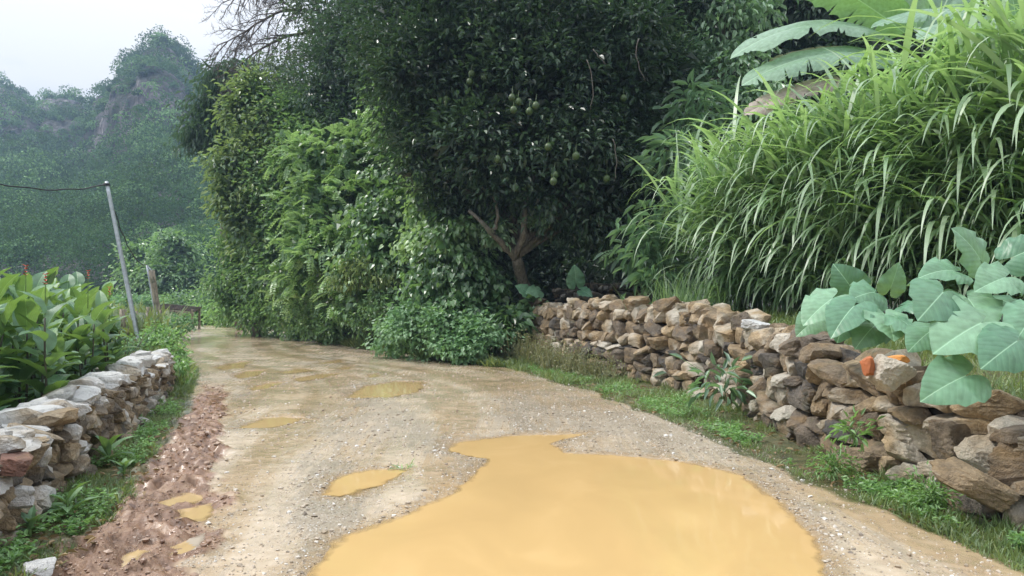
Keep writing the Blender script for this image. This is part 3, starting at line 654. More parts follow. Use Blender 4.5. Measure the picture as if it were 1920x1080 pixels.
def make_tree(name, label, cat, blobs, base, fork, r0, mat, seed, cr_kw, bark='bark', group=None, sub=3):
    C = [blobw(b) for b in blobs]
    b = np.array(base, float); root = empty(name, b, label, cat, group)
    t = MB(); limbs(t, b - UP * .2, fork, C, r0, seed, sub); t.build('trunk', M[bark], root)
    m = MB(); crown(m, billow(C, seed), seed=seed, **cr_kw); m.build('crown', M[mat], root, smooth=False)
    return root, C
def gpt(px, Y, dz=0):
    x = (px - 960) / F * Y; return np.array([x, Y, hgt(x, Y)[0] + dz])

# --- the pomelo tree
pb = [(1010, 240, 185, 19.5), (870, 170, 150, 20.5), (1130, 150, 150, 20), (1110, 330, 125, 19), (880, 310, 100, 19.6), (1000, 40, 200, 20.5), (1180, 290, 75, 19.5), (790, 60, 130, 22), (1150, 400, 50, 20, .7), (1170, 30, 130, 21.5), (800, 210, 60, 20.6, 1.3)]
root, C = make_tree('pomelo_tree', 'dark pomelo tree with hanging green fruit above the end of the tan wall', 'tree', pb, gpt(1005, 20.3), at(968, 482, 19.0), .19, 'pomelo', 31,
    dict(dens=7, nl=20, L=.20, W=.09, rc=.25, kind='oval', droop=.2, hang=.12, tint0=.42, tvar=.4), bark='bark_pale', sub=4)
tl = MB()
for pts, rr_ in (([(970, 486, 19.0), (940, 455, 18.6), (918, 430, 18.4), (880, 395, 18.6)], [.11, .08, .04]), ([(966, 480, 19.0), (982, 440, 18.6), (984, 395, 18.3), (1000, 330, 18.6)], [.11, .07, .04]), ([(925, 437, 18.4), (935, 405, 18.2), (925, 370, 18.4)], [.05, .03])):
    q_ = np.array([at(*p_) for p_ in pts]); t_ = np.linspace(0, 1, 14); tt = np.linspace(0, 1, len(q_))
    tube(tl, np.stack([np.interp(t_, tt, q_[:, a]) for a in range(3)], -1) + .02 * rng.normal(size=(14, 3)), rr_, 9, .5, .25, 3)
tl.build('limb', M['bark_pale'], root)
for k, (px, py, Y) in enumerate([(1005, 197, 17.2), (993, 208, 17.3), (963, 205, 17.4), (972, 190, 17.5), (960, 182, 17.5), (880, 152, 18.4), (884, 137, 18.5), (908, 144, 18.5), (802, 180, 20), (933, 298, 17.6), (1028, 275, 17.2), (1080, 292, 17.1), (1038, 340, 17), (1040, 328, 17.1), (966, 352, 17.8), (1138, 335, 17.6), (1170, 183, 18.2), (836, 185, 19)]):
    c = at(px, py, Y - .35); m = MB(); v, f = ICO[3]
    v = v * .085; v[:, 2] *= 1.05 + .18 * (v[:, 2] > 0) * (1 - np.hypot(v[:, 0], v[:, 1]) / .085)
    m.add(v + c, f); tube(m, bez(c + UP * .08, c + UP * .15, c + np.array([.02, .1, .3]), 5), .008, 5)
    m.build('fruit', M['fruit'], root)
for k, (a, b) in enumerate([((1103, 110), (1108, 205)), ((1197, 70), (1210, 150)), ((1148, 260), (1150, 340)), ((1115, 90), (1140, 120))]):
    A, B = at(a[0], a[1], 16.9), at(b[0], b[1], 16.8); m = MB(); pth = bez(A, (A + B) / 2 + np.array([.18 * (-1) ** k, 0, .1]), B, 14)
    pth[:, 0] += .03 * vnoise(np.stack([np.arange(14) * .5 + k, np.zeros(14)], -1), k); tube(m, pth, [.012, .006], 5)
    tag(m.build('hanging_vine', M['twig'], loc=A), ['thin vine hanging in the middle of the pomelo crown', 'thin vine at the upper right edge of the pomelo crown', 'straight thin vine below the pomelo fruit', 'short slanting vine near the top of the pomelo crown'][k], 'vine')
# --- trees behind
def ab(px, py, r, Y, e=1): return (px, py, r, Y, e)
kwb = dict(dens=4.5, nl=18, L=.24, W=.11, rc=.42, kind='simple', droop=.25, hang=.25, tint0=.4)
for k, (bl, base, lab) in enumerate([
    ([(950, 130, 230, 32), (820, 300, 150, 32), (1050, 330, 170, 32)], (950, 32.5), 'broad dark tree directly behind the pomelo crown'),
    ([(1180, 60, 200, 30), (1330, 60, 140, 29), (1400, 250, 120, 28)], (1230, 30), 'dark tree behind the glossy leaved tree'),
    ([(730, 90, 130, 30), (650, 190, 90, 30), (720, 240, 90, 29), (800, -30, 150, 31), (760, 330, 80, 28)], (720, 31), 'dark tree with slanting limbs behind the pale green shrub'),
    ([(1290, 330, 120, 27), (1200, 440, 120, 27), (1100, 500, 100, 27), (1330, 180, 110, 27)], (1220, 27.5), 'dark tree filling the shade right of the pomelo trunk'),
    ([(1500, 60, 150, 26), (1380, -30, 140, 27), (1560, 200, 120, 25)], (1480, 26.5), 'dark tree behind the banana leaves'),
    ([(1800, 20, 170, 25), (1700, 130, 120, 24.5), (1930, 120, 120, 24)], (1780, 26), 'dark tree above the tall grass at the right end'),
    ([(930, 420, 110, 28), (850, 520, 90, 27), (960, 540, 90, 27), (1050, 470, 110, 29)], (940, 28), 'dark tree deep in the shade left of the pomelo trunk'),
    ([(1150, -60, 200, 33), (1000, -120, 200, 34), (1290, -40, 150, 33), (1250, 90, 120, 32)], (1120, 34), 'tall dark tree rising behind the pomelo tree'),
    ([(1650, -90, 200, 32), (1450, -110, 170, 33), (1870, -100, 180, 33)], (1600, 33), 'tall dark tree on the slope behind the banana plant')]):
    b = gpt(base[0], base[1]); c0 = blobw(bl[0])[0]
    make_tree('dark_tree', lab, 'tree', bl, b, b * .45 + c0 * .55, .22, 'backtree', 60 + k, kwb, group=None)
# --- tall open tree against the sky, bare limbs in it
root, C = make_tree('open_tree', 'tall thin leaved tree with sky showing through at the top left', 'tree',
    [(610, 150, 85, 33), (570, 215, 75, 33), (690, 60, 110, 33), (650, -20, 90, 33), (700, 180, 100, 33), (555, 120, 50, 33), (620, 260, 90, 32), (550, 270, 70, 32), (525, 190, 45, 33), (760, 0, 110, 33)], gpt(640, 33.5), at(620, 300, 33.5), .2, 'tall', 81,
    dict(dens=5.2, nl=18, L=.2, W=.085, rc=.42, kind='simple', droop=.2, hang=.35, tint0=.5, fill=False), sub=6)
# bare tree
bt = empty('bare_tree', gpt(600, 35), 'leafless branches spreading over the sky at the top', 'tree')
m = MB(); r_ = np.random.default_rng(5)
tube(m, bez(gpt(600, 35), at(610, 300, 35), at(600, 60, 34), 14), [.24, .12], 8)
tube(m, bez(at(600, 60, 34), at(595, 0, 34), at(575, -70, 34), 8), [.12, .06], 7)
def branchy(p0, d0, Ln, r, lev):
    n = 9; P = [p0]; d = np.array(d0)
    for i in range(n):
        d = unit(d + r_.normal(size=3) * np.array([.12, .12, .12]) - UP * .045 * (lev < 2) + UP * .03 * (lev >= 2)); P.append(P[-1] + d * Ln / n)
    tube(m, P, [r, r * .3], 5 if lev else 6)
    if lev < 3:
        for i in range(2, n + 1):
            for q in range(1 if lev else 2):
                sd = 1 if (i + q) % 2 else -1
                dd = unit(d * .75 + sd * np.array([.1, .15, .75]) * r_.uniform(.5, 1.) + r_.normal(size=3) * .25)
                branchy(P[i], dd, Ln * r_.uniform(.35, .55) * (1 - .3 * i / n), max(r * .42, .007), lev + 1)
for p, q, ln, r in [((598, 55), (-1, -.1, -.16), 4.2, .085), ((596, 20), (-1, -.1, .12), 4.6, .08), ((590, 45), (-.8, 0, .75), 3, .06), ((590, -30), (-1, 0, .1), 4.0, .07), ((600, 70), (-.75, -.2, -.6), 3.0, .05), ((605, 70), (.5, 0, .8), 3, .07)]:
    branchy(at(p[0], p[1], 34), unit(np.array(q, float)), ln, r, 0)
m.build('branches', M['twig'], bt)
# --- left end of the wood
make_tree('olive_tree', 'olive green tree with yellowish young leaves at the left end of the wood', 'tree',
    [(480, 175, 34, 31), (455, 215, 30, 31), (520, 240, 50, 31), (465, 300, 50, 30.5), (520, 340, 60, 30.5), (440, 370, 34, 30), (490, 430, 55, 30), (550, 290, 45, 30), (430, 310, 26, 30)], gpt(480, 31), at(480, 420, 31), .17, 'olive', 91,
    dict(dens=6.5, nl=15, L=.25, W=.13, rc=.34, kind='oval', droop=.25, hang=.3, tint0=.52, tvar=.5), sub=4)
make_tree('drooping_tree', 'dark feathery drooping tree standing against the mountain', 'tree',
    [(420, 150, 34, 37, .6), (460, 142, 28, 37, .6), (392, 205, 28, 37, .8), (430, 190, 30, 37), (400, 230, 22, 37), (362, 262, 18, 37, 1.2), (425, 260, 30, 37)], gpt(455, 37), at(445, 300, 37), .14, 'bamboo', 92,
    dict(dens=5.5, nl=20, L=.36, W=.07, rc=.4, kind='simple', droop=.3, hang=1.0, tint0=.45), sub=3)
make_tree('leafy_tree', 'rounded mid green tree overhanging the far road edge', 'tree',
    [(455, 480, 45, 32), (440, 530, 38, 32), (490, 520, 50, 31), (500, 580, 42, 31), (530, 480, 50, 31), (455, 570, 32, 32)], gpt(480, 34.5), at(475, 540, 34), .14, 'vine', 93,
    dict(dens=7, nl=15, L=.21, W=.12, rc=.3, kind='simple', droop=.25, hang=.3, tint0=.4), sub=3)
make_tree('leafy_tree', 'mid green tree filling the gap between the olive tree and the bright bushy tree', 'tree',
    [(570, 260, 55, 30), (530, 330, 50, 29.5), (610, 300, 50, 29), (560, 400, 60, 29), (520, 520, 50, 29), (500, 200, 34, 31), (640, 260, 60, 29.5), (545, 210, 40, 30.5)], gpt(560, 30), at(560, 430, 30), .14, 'vine', 94,
    dict(dens=6.5, nl=13, L=.22, W=.12, rc=.3, kind='simple', droop=.25, hang=.3, tint0=.42, tvar=.5), sub=3)
make_tree('leafy_tree', 'dark broad leaved tree between the bright bushy tree and the pomelo crown', 'tree',
    [(760, 250, 50, 24.5), (740, 190, 45, 26), (790, 160, 40, 24)], gpt(760, 25.5), at(755, 300, 25), .1, 'vine', 95,
    dict(dens=6.5, nl=13, L=.2, W=.12, rc=.28, kind='oval', droop=.25, hang=.4, tint0=.25, tvar=.4), sub=3)
# --- pale green shrub tree in the middle
make_tree('pale_green_tree', 'bright pale green bushy tree in the middle of the road edge', 'tree',
    [(700, 285, 60, 26), (620, 310, 60, 26.5), (735, 340, 70, 25.5), (600, 380, 60, 26), (665, 400, 75, 25.5), (590, 460, 60, 25.5), (650, 485, 75, 24.5), (560, 520, 45, 26), (715, 232, 26, 26, 1.2), (560, 300, 42, 27.5)], gpt(660, 27), at(655, 480, 26.5), .16, 'bright', 101,
    dict(dens=5.5, nl=3, L=.15, W=.115, rc=.30, kind='simple', droop=.15, hang=.12, tint0=.5, tvar=.5, mode='frond'), sub=3)
make_tree('creeper_thicket', 'leafy creeper draped over a tree between the bright bush and the pomelo tree', 'climbing plant',
    [(740, 420, 70, 23.5), (700, 490, 60, 23), (760, 330, 55, 24.2), (690, 560, 45, 23.6), (740, 540, 60, 23)], gpt(735, 24.5), at(735, 480, 24.2), .13, 'vine', 102,
    dict(dens=7, nl=11, L=.18, W=.16, rc=.2, kind='heart', droop=.2, hang=.8, tint0=.45, upw=.45), sub=3)
make_tree('lime_creeper', 'lime green creeper hanging down the left edge of the pomelo tree', 'climbing plant',
    [(795, 300, 30, 20.6, 1.6), (792, 390, 30, 20.3, 1.5), (810, 450, 34, 20), (775, 470, 28, 20.4), (800, 240, 16, 20.8, 1.5)], gpt(800, 21), at(800, 400, 20.8), .06, 'bright', 103,
    dict(dens=22, nl=9, L=.15, W=.13, rc=.15, kind='heart', droop=.2, hang=.9, tint0=.62, upw=.4), sub=2)
make_tree('hanging_creeper', 'dark heart leaved creeper hanging beside the pomelo trunk', 'climbing plant',
    [(850, 480, 60, 19.6, 1.2), (880, 540, 55, 19.3, 1.2), (820, 550, 55, 19.8), (905, 610, 42, 19.2), (850, 610, 55, 19.6)], gpt(870, 20.5), at(865, 500, 20.2), .07, 'vine', 104,
    dict(dens=20, nl=8, L=.16, W=.14, rc=.17, kind='heart', droop=.2, hang=.9, tint0=.25, upw=.45), sub=3)
make_tree('yellowish_shrub', 'yellowish shrub with drooping leaves above the bare earth bank', 'shrub',
    [(690, 505, 32, 22.6, .7), (720, 515, 26, 22.3, .8), (650, 520, 30, 22.8, .7)], gpt(690, 23), at(690, 540, 23), .05, 'olive', 105,
    dict(dens=28, nl=9, L=.17, W=.06, rc=.14, kind='oval', droop=.3, hang=.7, tint0=.85), sub=2)
# --- right background
make_tree('glossy_tree', 'tree with clusters of pale glossy leaves above the tall grass', 'tree',
    [(1370, 50, 60, 20.5), (1300, 120, 40, 20.5), (1390, 140, 50, 20), (1330, 200, 50, 20), (1430, 200, 50, 19.5), (1400, -30, 60, 21)], gpt(1360, 22.5), at(1350, 260, 22.3), .12, 'lance', 111,
    dict(dens=7, nl=9, L=.24, W=.12, rc=.24, kind='oval', droop=.3, hang=.5, tint0=.62, tvar=.5, fill=False), sub=3)
make_tree('lime_shoot_tree', 'slim sapling with lime green shoots beside the pomelo tree', 'tree',
    [(1260, 90, 26, 20.8, .7), (1280, 110, 26, 20.6, .7), (1250, 60, 16, 21)], gpt(1262, 21), at(1262, 200, 21), .05, 'bright', 112,
    dict(dens=16, nl=8, L=.17, W=.07, rc=.18, kind='oval', droop=.3, hang=.3, tint0=.75, fill=False), sub=2)
# --- shrubs along the road edge
def shrub(name, label, cat, blobs, mat, seed, group=None, **kw):
    C = [blobw(b) for b in blobs]; c = C[0][0]; g = np.array([c[0], c[1], hgt(c[0], c[1])[0]])
    root = empty(name, g, label, cat, group)
    t = MB(); r_ = np.random.default_rng(seed)
    for cc, rad in C:
        for k in range(5):
            e = cc + unit(r_.normal(size=3)) * rad * .8; s = g + r_.normal(size=3) * np.array([.04, .04, 0])
            s[2] = min(hgt(s[0], s[1])[0], e[2])
            tube(t, bez(s, (s + e) / 2 + UP * .15, e, 7), [.018, .006], 5)
    t.build('stems', M['stem'], root)
    m = MB(); crown(m, billow(C, seed, 4), seed=seed, **kw); m.build('foliage', M[mat], root, smooth=False)
    return root
kn = dict(dens=30, nl=9, L=.11, W=.085, rc=.13, kind='heart', droop=.2, hang=.25, tint0=.5)
shrub('nettle_bush', 'low dense nettle like bush at the road edge left of the tan wall', 'shrub',
      [(790, 620, 52, 19), (850, 612, 50, 18.6), (900, 635, 42, 18), (740, 630, 40, 19.8), (860, 650, 34, 17.9, .7)], 'nettle', 121, **kn)
shrub('roadside_bush', 'dark green bush at the foot of the bright tree', 'shrub',
      [(600, 590, 45, 26.5), (640, 605, 40, 25.5), (560, 590, 40, 28)], 'vine', 122, dens=16, nl=10, L=.15, W=.1, rc=.2, kind='simple', hang=.3, tint0=.35)
shrub('roadside_bush', 'light green feathery bush under the rounded tree', 'shrub',
      [(520, 575, 38, 30), (480, 580, 36, 33)], 'weed', 123, dens=14, nl=10, L=.16, W=.08, rc=.22, kind='simple', hang=.3, tint0=.45)
shrub('roadside_bush', 'bright low bush where the road disappears', 'shrub',
      [(440, 590, 30, 42, .7), (480, 592, 28, 40, .6), (410, 592, 24, 44, .6)], 'weed', 124, dens=9, nl=12, L=.2, W=.1, rc=.3, kind='simple', hang=.2, tint0=.75)
shrub('roadside_bush', 'dim bush between the earth bank and the nettle bush', 'shrub',
      [(690, 600, 28, 23, .9), (720, 575, 30, 22), (660, 570, 34, 24)], 'vine', 125, dens=18, nl=9, L=.13, W=.08, rc=.16, kind='simple', hang=.4, tint0=.3)
shrub('roadside_bush', 'small broad leaved bush in front of the pomelo trunk', 'shrub',
      [(955, 612, 28, 18.6, 1.0), (1000, 575, 14, 18.9, .7)], 'vine', 126, dens=16, nl=6, L=.24, W=.16, rc=.2, kind='heart', hang=.5, tint0=.5)
shrub('roadside_bush', 'dark bush among the shade under the pomelo crown', 'shrub',
      [(1100, 520, 40, 24, .7), (1180, 500, 50, 23, .8)], 'backtree', 127, dens=10, nl=8, L=.2, W=.1, rc=.2, kind='simple', hang=.4, tint0=.3)
# lance-leaved plants at the left end of the tall grass
shrub('broad_leaf_shrub', 'tall shrub with pale lance shaped leaves at the left end of the tall grass', 'shrub',
      [(1245, 400, 40, 16.5, 1.4), (1265, 300, 35, 17, 1.2), (1220, 470, 40, 16.5, 1.1), (1300, 215, 40, 18), (1250, 515, 35, 16, .9)], 'lance', 128, dens=9, nl=8, L=.38, W=.085, rc=.22, kind='oval', hang=.35, tint0=.45, fill=False)
# left roadside weeds
for k, (bl, lab) in enumerate([([(330, 612, 16, 26), (345, 604, 15, 29)], 'low weed clump beside the far road edge below the wooden rack'),
        ([(318, 640, 16, 18.5), (300, 628, 18, 20)], 'leafy weed clump behind the far end of the low wall'),
        ([(285, 640, 14, 21), (240, 650, 16, 18)], 'weed clump around the foot of the tall metal pole'),
        ([(335, 660, 9, 15.5), (325, 690, 10, 13.6)], 'short weeds at the foot of the low wall end')]):
    shrub('weed_clump', lab, 'plant', bl, 'weed' if k % 2 else 'nettle', 130 + k, dens=40, nl=8, L=.11, W=.07, rc=.12, kind='simple', hang=.2, tint0=.45)
for k, (bl, lab, mt) in enumerate([
        ([(350, 572, 34, 62, .7), (400, 570, 34, 60, .7), (310, 580, 30, 64, .7)], 'mid green thicket behind the wooden rack', 'vine'),
        ([(240, 590, 34, 55, .8), (200, 585, 30, 58, .8), (275, 580, 26, 56, .8)], 'thicket between the metal pole and the forest foot', 'nettle'),
        ([(150, 590, 40, 48, .8), (80, 585, 40, 50, .8), (20, 590, 40, 50, .8)], 'thicket behind the canna bed', 'vine'),
        ([(430, 575, 30, 52, .8), (380, 590, 26, 47, .6)], 'leafy thicket where the road bends out of sight', 'weed'),
        ([(330, 480, 40, 76), (310, 520, 36, 75), (350, 530, 34, 75)], 'light green round tree at the foot of the mountain', 'vine'),
        ([(270, 490, 28, 78), (262, 525, 30, 77)], 'smaller light green tree at the mountain foot beside the metal pole', 'vine')]):
    big = bl[0][3] > 70
    shrub('thicket' if not big else 'foothill_tree', lab, 'tree' if big else 'shrub', bl, mt, 140 + k, dens=1.6 if big else 4.5, nl=16, L=.45 if big else .28, W=.3 if big else .16, rc=.7 if big else .4, kind='simple', hang=.2, tint0=.55 if big else .4)

# ------------------------------------------------------------------ big leaves: canna, taro, banana
def bigleaf(m, base, T, N_, L, W, shape='canna', droop=.35, fold=.15, nu=12, nv=4, tint=.5, wave=.03, seed=0, tear=0, curl=0.):
    T = unit(np.asarray(T, float)); S = unit(np.cross(T, N_)); N2 = np.cross(S, T)
    r_ = np.random.default_rng(seed)
    if shape == 'taro':
        U = np.array([-.38, -.33, -.24, -.12, 0, .12, .26, .4, .55, .7, .82, .92, 1.]); WO = np.array([.24, .36, .46, .53, .56, .565, .54, .49, .41, .31, .21, .12, 0.002])
        WI = np.array([.17, .10, .06, .025, 0, 0, 0, 0, 0, 0, 0, 0, 0])
    else:
        U = np.linspace(0, 1, nu + 1)
        if shape == 'canna': WO = .5 * np.sin(np.pi * np.clip(U, 0, 1) ** .8) ** .75 + .005
        else: WO = .5 * np.clip(np.minimum(U / .12, 1), 0, 1) ** .6 * np.clip((1 - U) / .18, 0, 1) ** .5 + .004
        WI = np.zeros_like(U)
    ph = r_.uniform(0, 6, 3)
    for sg in (-1, 1):
        vs_ = np.linspace(0, 1, nv + 1)
        uu = np.repeat(U[:, None], nv + 1, 1); ww = WI[:, None] + (WO - WI)[:, None] * vs_[None]
        if tear:
            ww = ww * (1 - tear * (vs_[None] ** 2) * (np.abs(vnoise(np.stack([U * 9 + ph[0], U * 0], -1), seed + (sg > 0)))[:, None]))
            nt_k = r_.choice(np.arange(5, len(U) - 2), 9, replace=False)
            ww[nt_k] *= r_.uniform(.25, .85, (9, 1)) ** .8
        # main curve bends under gravity
        a = droop * uu * 1.6
        x = L * np.where(uu < 0, uu, np.sin(np.maximum(a, 1e-4)) / np.maximum(1.6 * droop, 1e-4) * 1.0 if droop > 1e-3 else uu)
        zc = -L * np.where(uu < 0, .0, (1 - np.cos(a)) / max(1.6 * droop, 1e-4))
        zz = zc + W * fold * ww / .5 - W * curl * (ww / .5) ** 2 + wave * W * np.sin(uu * 17 + ph[1] + sg) * (ww / .5) ** 1.5 + wave * W * .6 * np.sin(uu * 41 + ph[2]) * (ww / .5) ** 2 - (uu < 0) * L * .25 * uu ** 2
        P = np.asarray(base) + x[..., None] * T + (sg * ww * W)[..., None] * S + zz[..., None] * N2
        n1, n2 = len(U), nv + 1; i = np.arange(n1 - 1)[:, None] * n2 + np.arange(nv)[None]
        q = np.stack([i, i + 1, i + n2 + 1, i + n2], -1).reshape(-1, 4)
        if sg > 0: q = q[:, ::-1]
        m.add(P, q, tint, np.stack([uu, sg * ww], -1).reshape(-1, 2))
def canna_proto(k):
    r_ = np.random.default_rng(300 + k); root = empty('canna_plant', (0, 0, 0), 'x', 'plant')
    st = MB(); lf = MB(); H = r_.uniform(1.05, 1.45)
    for s in range(2 if k % 2 else 1):
        b = np.array([r_.normal() * .06, r_.normal() * .06, -.05]); lean = r_.normal(size=2) * .1
        top = b + np.array([lean[0], lean[1], H * (1 - .2 * s)])
        pth = bez(b, (b + top) / 2 + r_.normal(size=3) * .03, top, 9); tube(st, pth, [.016, .008], 6)
        n = 10; az0 = r_.uniform(0, 6)
        for i in range(n):
            f = .22 + .78 * i / (n - 1); p = pth[0] + (pth[-1] - pth[0]) * f; az = az0 + i * 2.4 + r_.normal() * .3
            el = r_.uniform(.6, 1.2) if i < n - 2 else 1.25
            T = np.array([math.cos(az) * math.cos(el), math.sin(az) * math.cos(el), math.sin(el)])
            Nn = np.array([-math.cos(az), -math.sin(az), .9]) if el < 1.2 else np.array([-math.cos(az), -math.sin(az), .3])
            bigleaf(lf, p + T * .03, T, Nn, r_.uniform(.32, .45), r_.uniform(.14, .20), 'canna', r_.uniform(.35, .8), .22, 10, 3, np.clip(r_.normal() * .2 + .45 + .15 * (i > 5), 0, 1), .05, 500 + k * 10 + i)
    st.build('stem', M['canna_stem'], root); lf.build('foliage', M['canna'], root)
    return root
def flower(root, h, s=.036):
    m = MB(); r_ = np.random.default_rng(int(h * 1000)); b = np.array(root.location)
    tube(m, bez(b + UP * (h - .45), b + UP * (h - .2), b + UP * h, 5), [.006, .004], 5)
    m.build('flower_stalk', M['stem'], root)
    m = MB()
    for k in range(9):
        az = k * 2.4; T = np.array([math.cos(az) * .8, math.sin(az) * .8, .7])
        leaves(m, (b + UP * (h - .03 * (k % 4)))[None], T[None], np.array([[0, 0, 1.]]), s * r_.uniform(.8, 1.4), s * .6, np.array([.5]))
    m.build('flower', M['red'], root)
def copy_tree(o):
    c = o.copy(); COL.objects.link(c)
    for ch in o.children:
        d = ch.copy(); COL.objects.link(d); d.parent = c
    return c
protos = [canna_proto(k) for k in range(6)]
r_ = np.random.default_rng(71); spots = []
s_, wx, wy = wallpath(WL)
while len(spots) < 110:
    Y = r_.uniform(4.2, 13.5); xw = np.interp(Y, wy, wx); o = r_.uniform(.55, 4.5)
    if abs(xw - o) / Y > .78 or math.hypot(xw - o, Y) < 5.6: continue
    if Y > 10.5 and o < 1.0: continue
    x = xw - o
    if all(math.hypot(x - a, Y - b) > .24 for a, b in spots): spots.append((x, Y))
cl = 'leafy broad bladed canna plant in the bed behind the low pale wall'
fl = {}
for k, (x, y) in enumerate(spots):
    o = protos[k] if k < 6 else copy_tree(protos[k % 6])
    o.location = (x, y, hgt(x, y)[0]); o.rotation_euler = (0, 0, r_.uniform(0, 6.28)); sc_ = r_.uniform(.9, 1.15); o.scale = (sc_, sc_, sc_)
    tag(o, cl, 'plant', 'canna plants behind the low wall')
# flowering ones, placed by where their red heads show
for (px, py, Y, lab) in [(48, 500, 7.5, 'canna plant with the leftmost red flower'), (85, 516, 7.2, 'canna plant with a red flower second from the left'), (165, 509, 9, 'canna plant with the tallest red flower above the bed'), (205, 540, 9.5, 'canna plant with a dull red flower beside the bright leaf')]:
    p = at(px, py, Y); o = canna_proto(20 + int(px)); z = hgt(p[0], Y)[0]
    flower(o, p[2] - z); o.location = (p[0], Y, z); tag(o, lab, 'plant')
# young cannas at the wall foot
for (px, py, lab, sc_) in [(205, 885, 'young canna with broad blades at the foot of the low wall', .34), (130, 985, 'small bright green seedling growing near the bottom of the low wall', .28), (60, 1020, 'small dark leaved seedling in the grass by the low wall', .2), (235, 900, 'drooping leafy seedling beside the mud', .2)]:
    x, Y = gnd(px, py); rt = empty('young_canna', (x, Y, hgt(x, Y)[0]), lab, 'plant'); b = np.array(rt.location)
    lf = MB(); st = MB(); r2 = np.random.default_rng(px)
    tube(st, bez(b, b + UP * sc_ * .3, b + UP * sc_ * .6, 5), [.012, .008], 6)
    for i in range(7):
        az = i * 2.4 + px; el = r2.uniform(.5, 1.25); T = np.array([math.cos(az) * math.cos(el), math.sin(az) * math.cos(el), math.sin(el)])
        bigleaf(lf, b + UP * sc_ * (.1 + .06 * i), T, np.array([-math.cos(az), -math.sin(az), .8]), sc_ * r2.uniform(.6, .95), sc_ * .24, 'canna', .5, .2, 9, 3, r2.uniform(.5, 1), .04, px + i)
    st.build('stem', M['stem'], rt); lf.build('foliage', M['canna'], rt)

# taro at the near end of the tan wall
def taro(name, label, basepx, Yb, lvs, seed):
    b = gpt(basepx, Yb); root = empty(name, b, label, 'plant')
    for k, (px, py, Y, L, T, Nn, dr) in enumerate(lvs):
        p = at(px, py, Y); m = MB()
        bigleaf(m, p, np.array(T) + .1 * np.sin(np.array([k * 3., k * 5, k * 7])), np.array(Nn, float) + .2 * np.sin(np.array([k * 4., k * 6, k * 9])), L * .84, L * (.78 + .08 * math.sin(k * 5)), 'taro', dr * (1 + .3 * math.sin(k * 1.7)), .10 + .06 * math.sin(k * 2.3), 12, 10, .5 + .45 * math.sin(k * 2.1 + seed), .075, seed + k, curl=.14)
        lf = m.build('leaf', M['taro'], root)
        m = MB(); g = b + np.array([.06 * math.cos(k * 2), .06 * math.sin(k * 2), 0]); mid = (g + p) / 2 + UP * .15 * np.linalg.norm(p - g) + (p - g) * np.array([.0, .0, .2])
        tube(m, bez(g, mid, p - UP * .01, 10), [.018, .009], 6); m.build('stalk', M['stem'], lf)
L_ = (-.75, -.55, -.35)
taro('taro_plant', 'big taro plant with wide leaves leaning over the near end of the tan wall', 1850, 6.1, [
    (1838, 486, 5.9, .44, (-.55, -.35, .62), (-.1, -.9, .6), .3),
    (1790, 508, 5.8, .40, (-.9, -.3, .05), (.0, -.75, .75), .4),
    (1768, 548, 5.4, .52, (-.55, -.55, -.35), (-.1, -.7, .8), .35),
    (1838, 606, 5.2, .60, (-.75, -.45, -.28), (.05, -.7, .75), .4),
    (1808, 705, 5.0, .42, (-.85, -.35, -.30), (-.05, -.6, .8), .45),
    (1905, 640, 5.0, .46, (-.85, -.5, -.22), (0, -.75, .7), .3),
    (1885, 520, 5.6, .44, (-.85, -.45, -.1), (.1, -.7, .8), .3),
    (1935, 590, 5.3, .42, (-.7, -.5, -.3), (0, -.7, .8), .4),
    (1905, 480, 6.2, .40, (.5, -.3, .3), (0, -.8, .7), .4),
    (1815, 560, 5.6, .46, (-.2, -.75, -.35), (.1, -.6, .9), .4), (1745, 620, 5.7, .36, (-.7, -.5, -.4), (-.1, -.7, .8), .5), (1870, 560, 5.7, .44, (.1, -.7, -.3), (.1, -.6, .9), .4)], 1)
taro('taro_plant', 'smaller taro plant with leaves resting on the tan wall beside the tall grass', 1625, 7.3, [
    (1560, 560, 7.0, .50, (-.85, -.4, -.45), (-.2, -.6, .8), .3),
    (1600, 575, 6.7, .52, (-.75, -.5, -.5), (-.1, -.65, .8), .3),
    (1640, 548, 7.0, .46, (-.6, -.5, -.1), (-.1, -.7, .8), .4),
    (1660, 590, 6.6, .44, (-.2, -.8, -.45), (.1, -.7, .8), .35),
    (1600, 545, 7.3, .40, (-.45, -.3, .6), (-.4, -.8, .5), .4),
    (1690, 600, 6.4, .36, (.3, -.7, -.4), (.2, -.7, .8), .4),
    (1670, 540, 7.2, .32, (.1, -.4, .8), (-.1, -.9, .3), .4),
    (1580, 600, 6.9, .36, (-.5, -.7, -.4), (0, -.7, .8), .4), (1640, 610, 6.7, .38, (-.6, -.6, -.3), (0, -.6, .9), .5), (1530, 600, 7.2, .34, (-.8, -.5, -.3), (0, -.7, .8), .4), (1700, 570, 6.8, .34, (.5, -.5, .1), (0, -.7, .8), .3)], 2)
taro('taro_plant', 'single pale taro leaf behind the end of the tan wall', 1075, 18.7, [
    (1080, 530, 18.4, .55, (-.1, -.3, .9), (0, -.95, .3), .1), (1092, 545, 18.3, .4, (.5, -.5, -.3), (0, -.8, .6), .3), (1010, 545, 18.9, .5, (-.5, -.5, -.1), (0, -.7, .7), .4), (990, 548, 18.9, .45, (-.6, -.3, .3), (0, -.8, .6), .4)], 3)
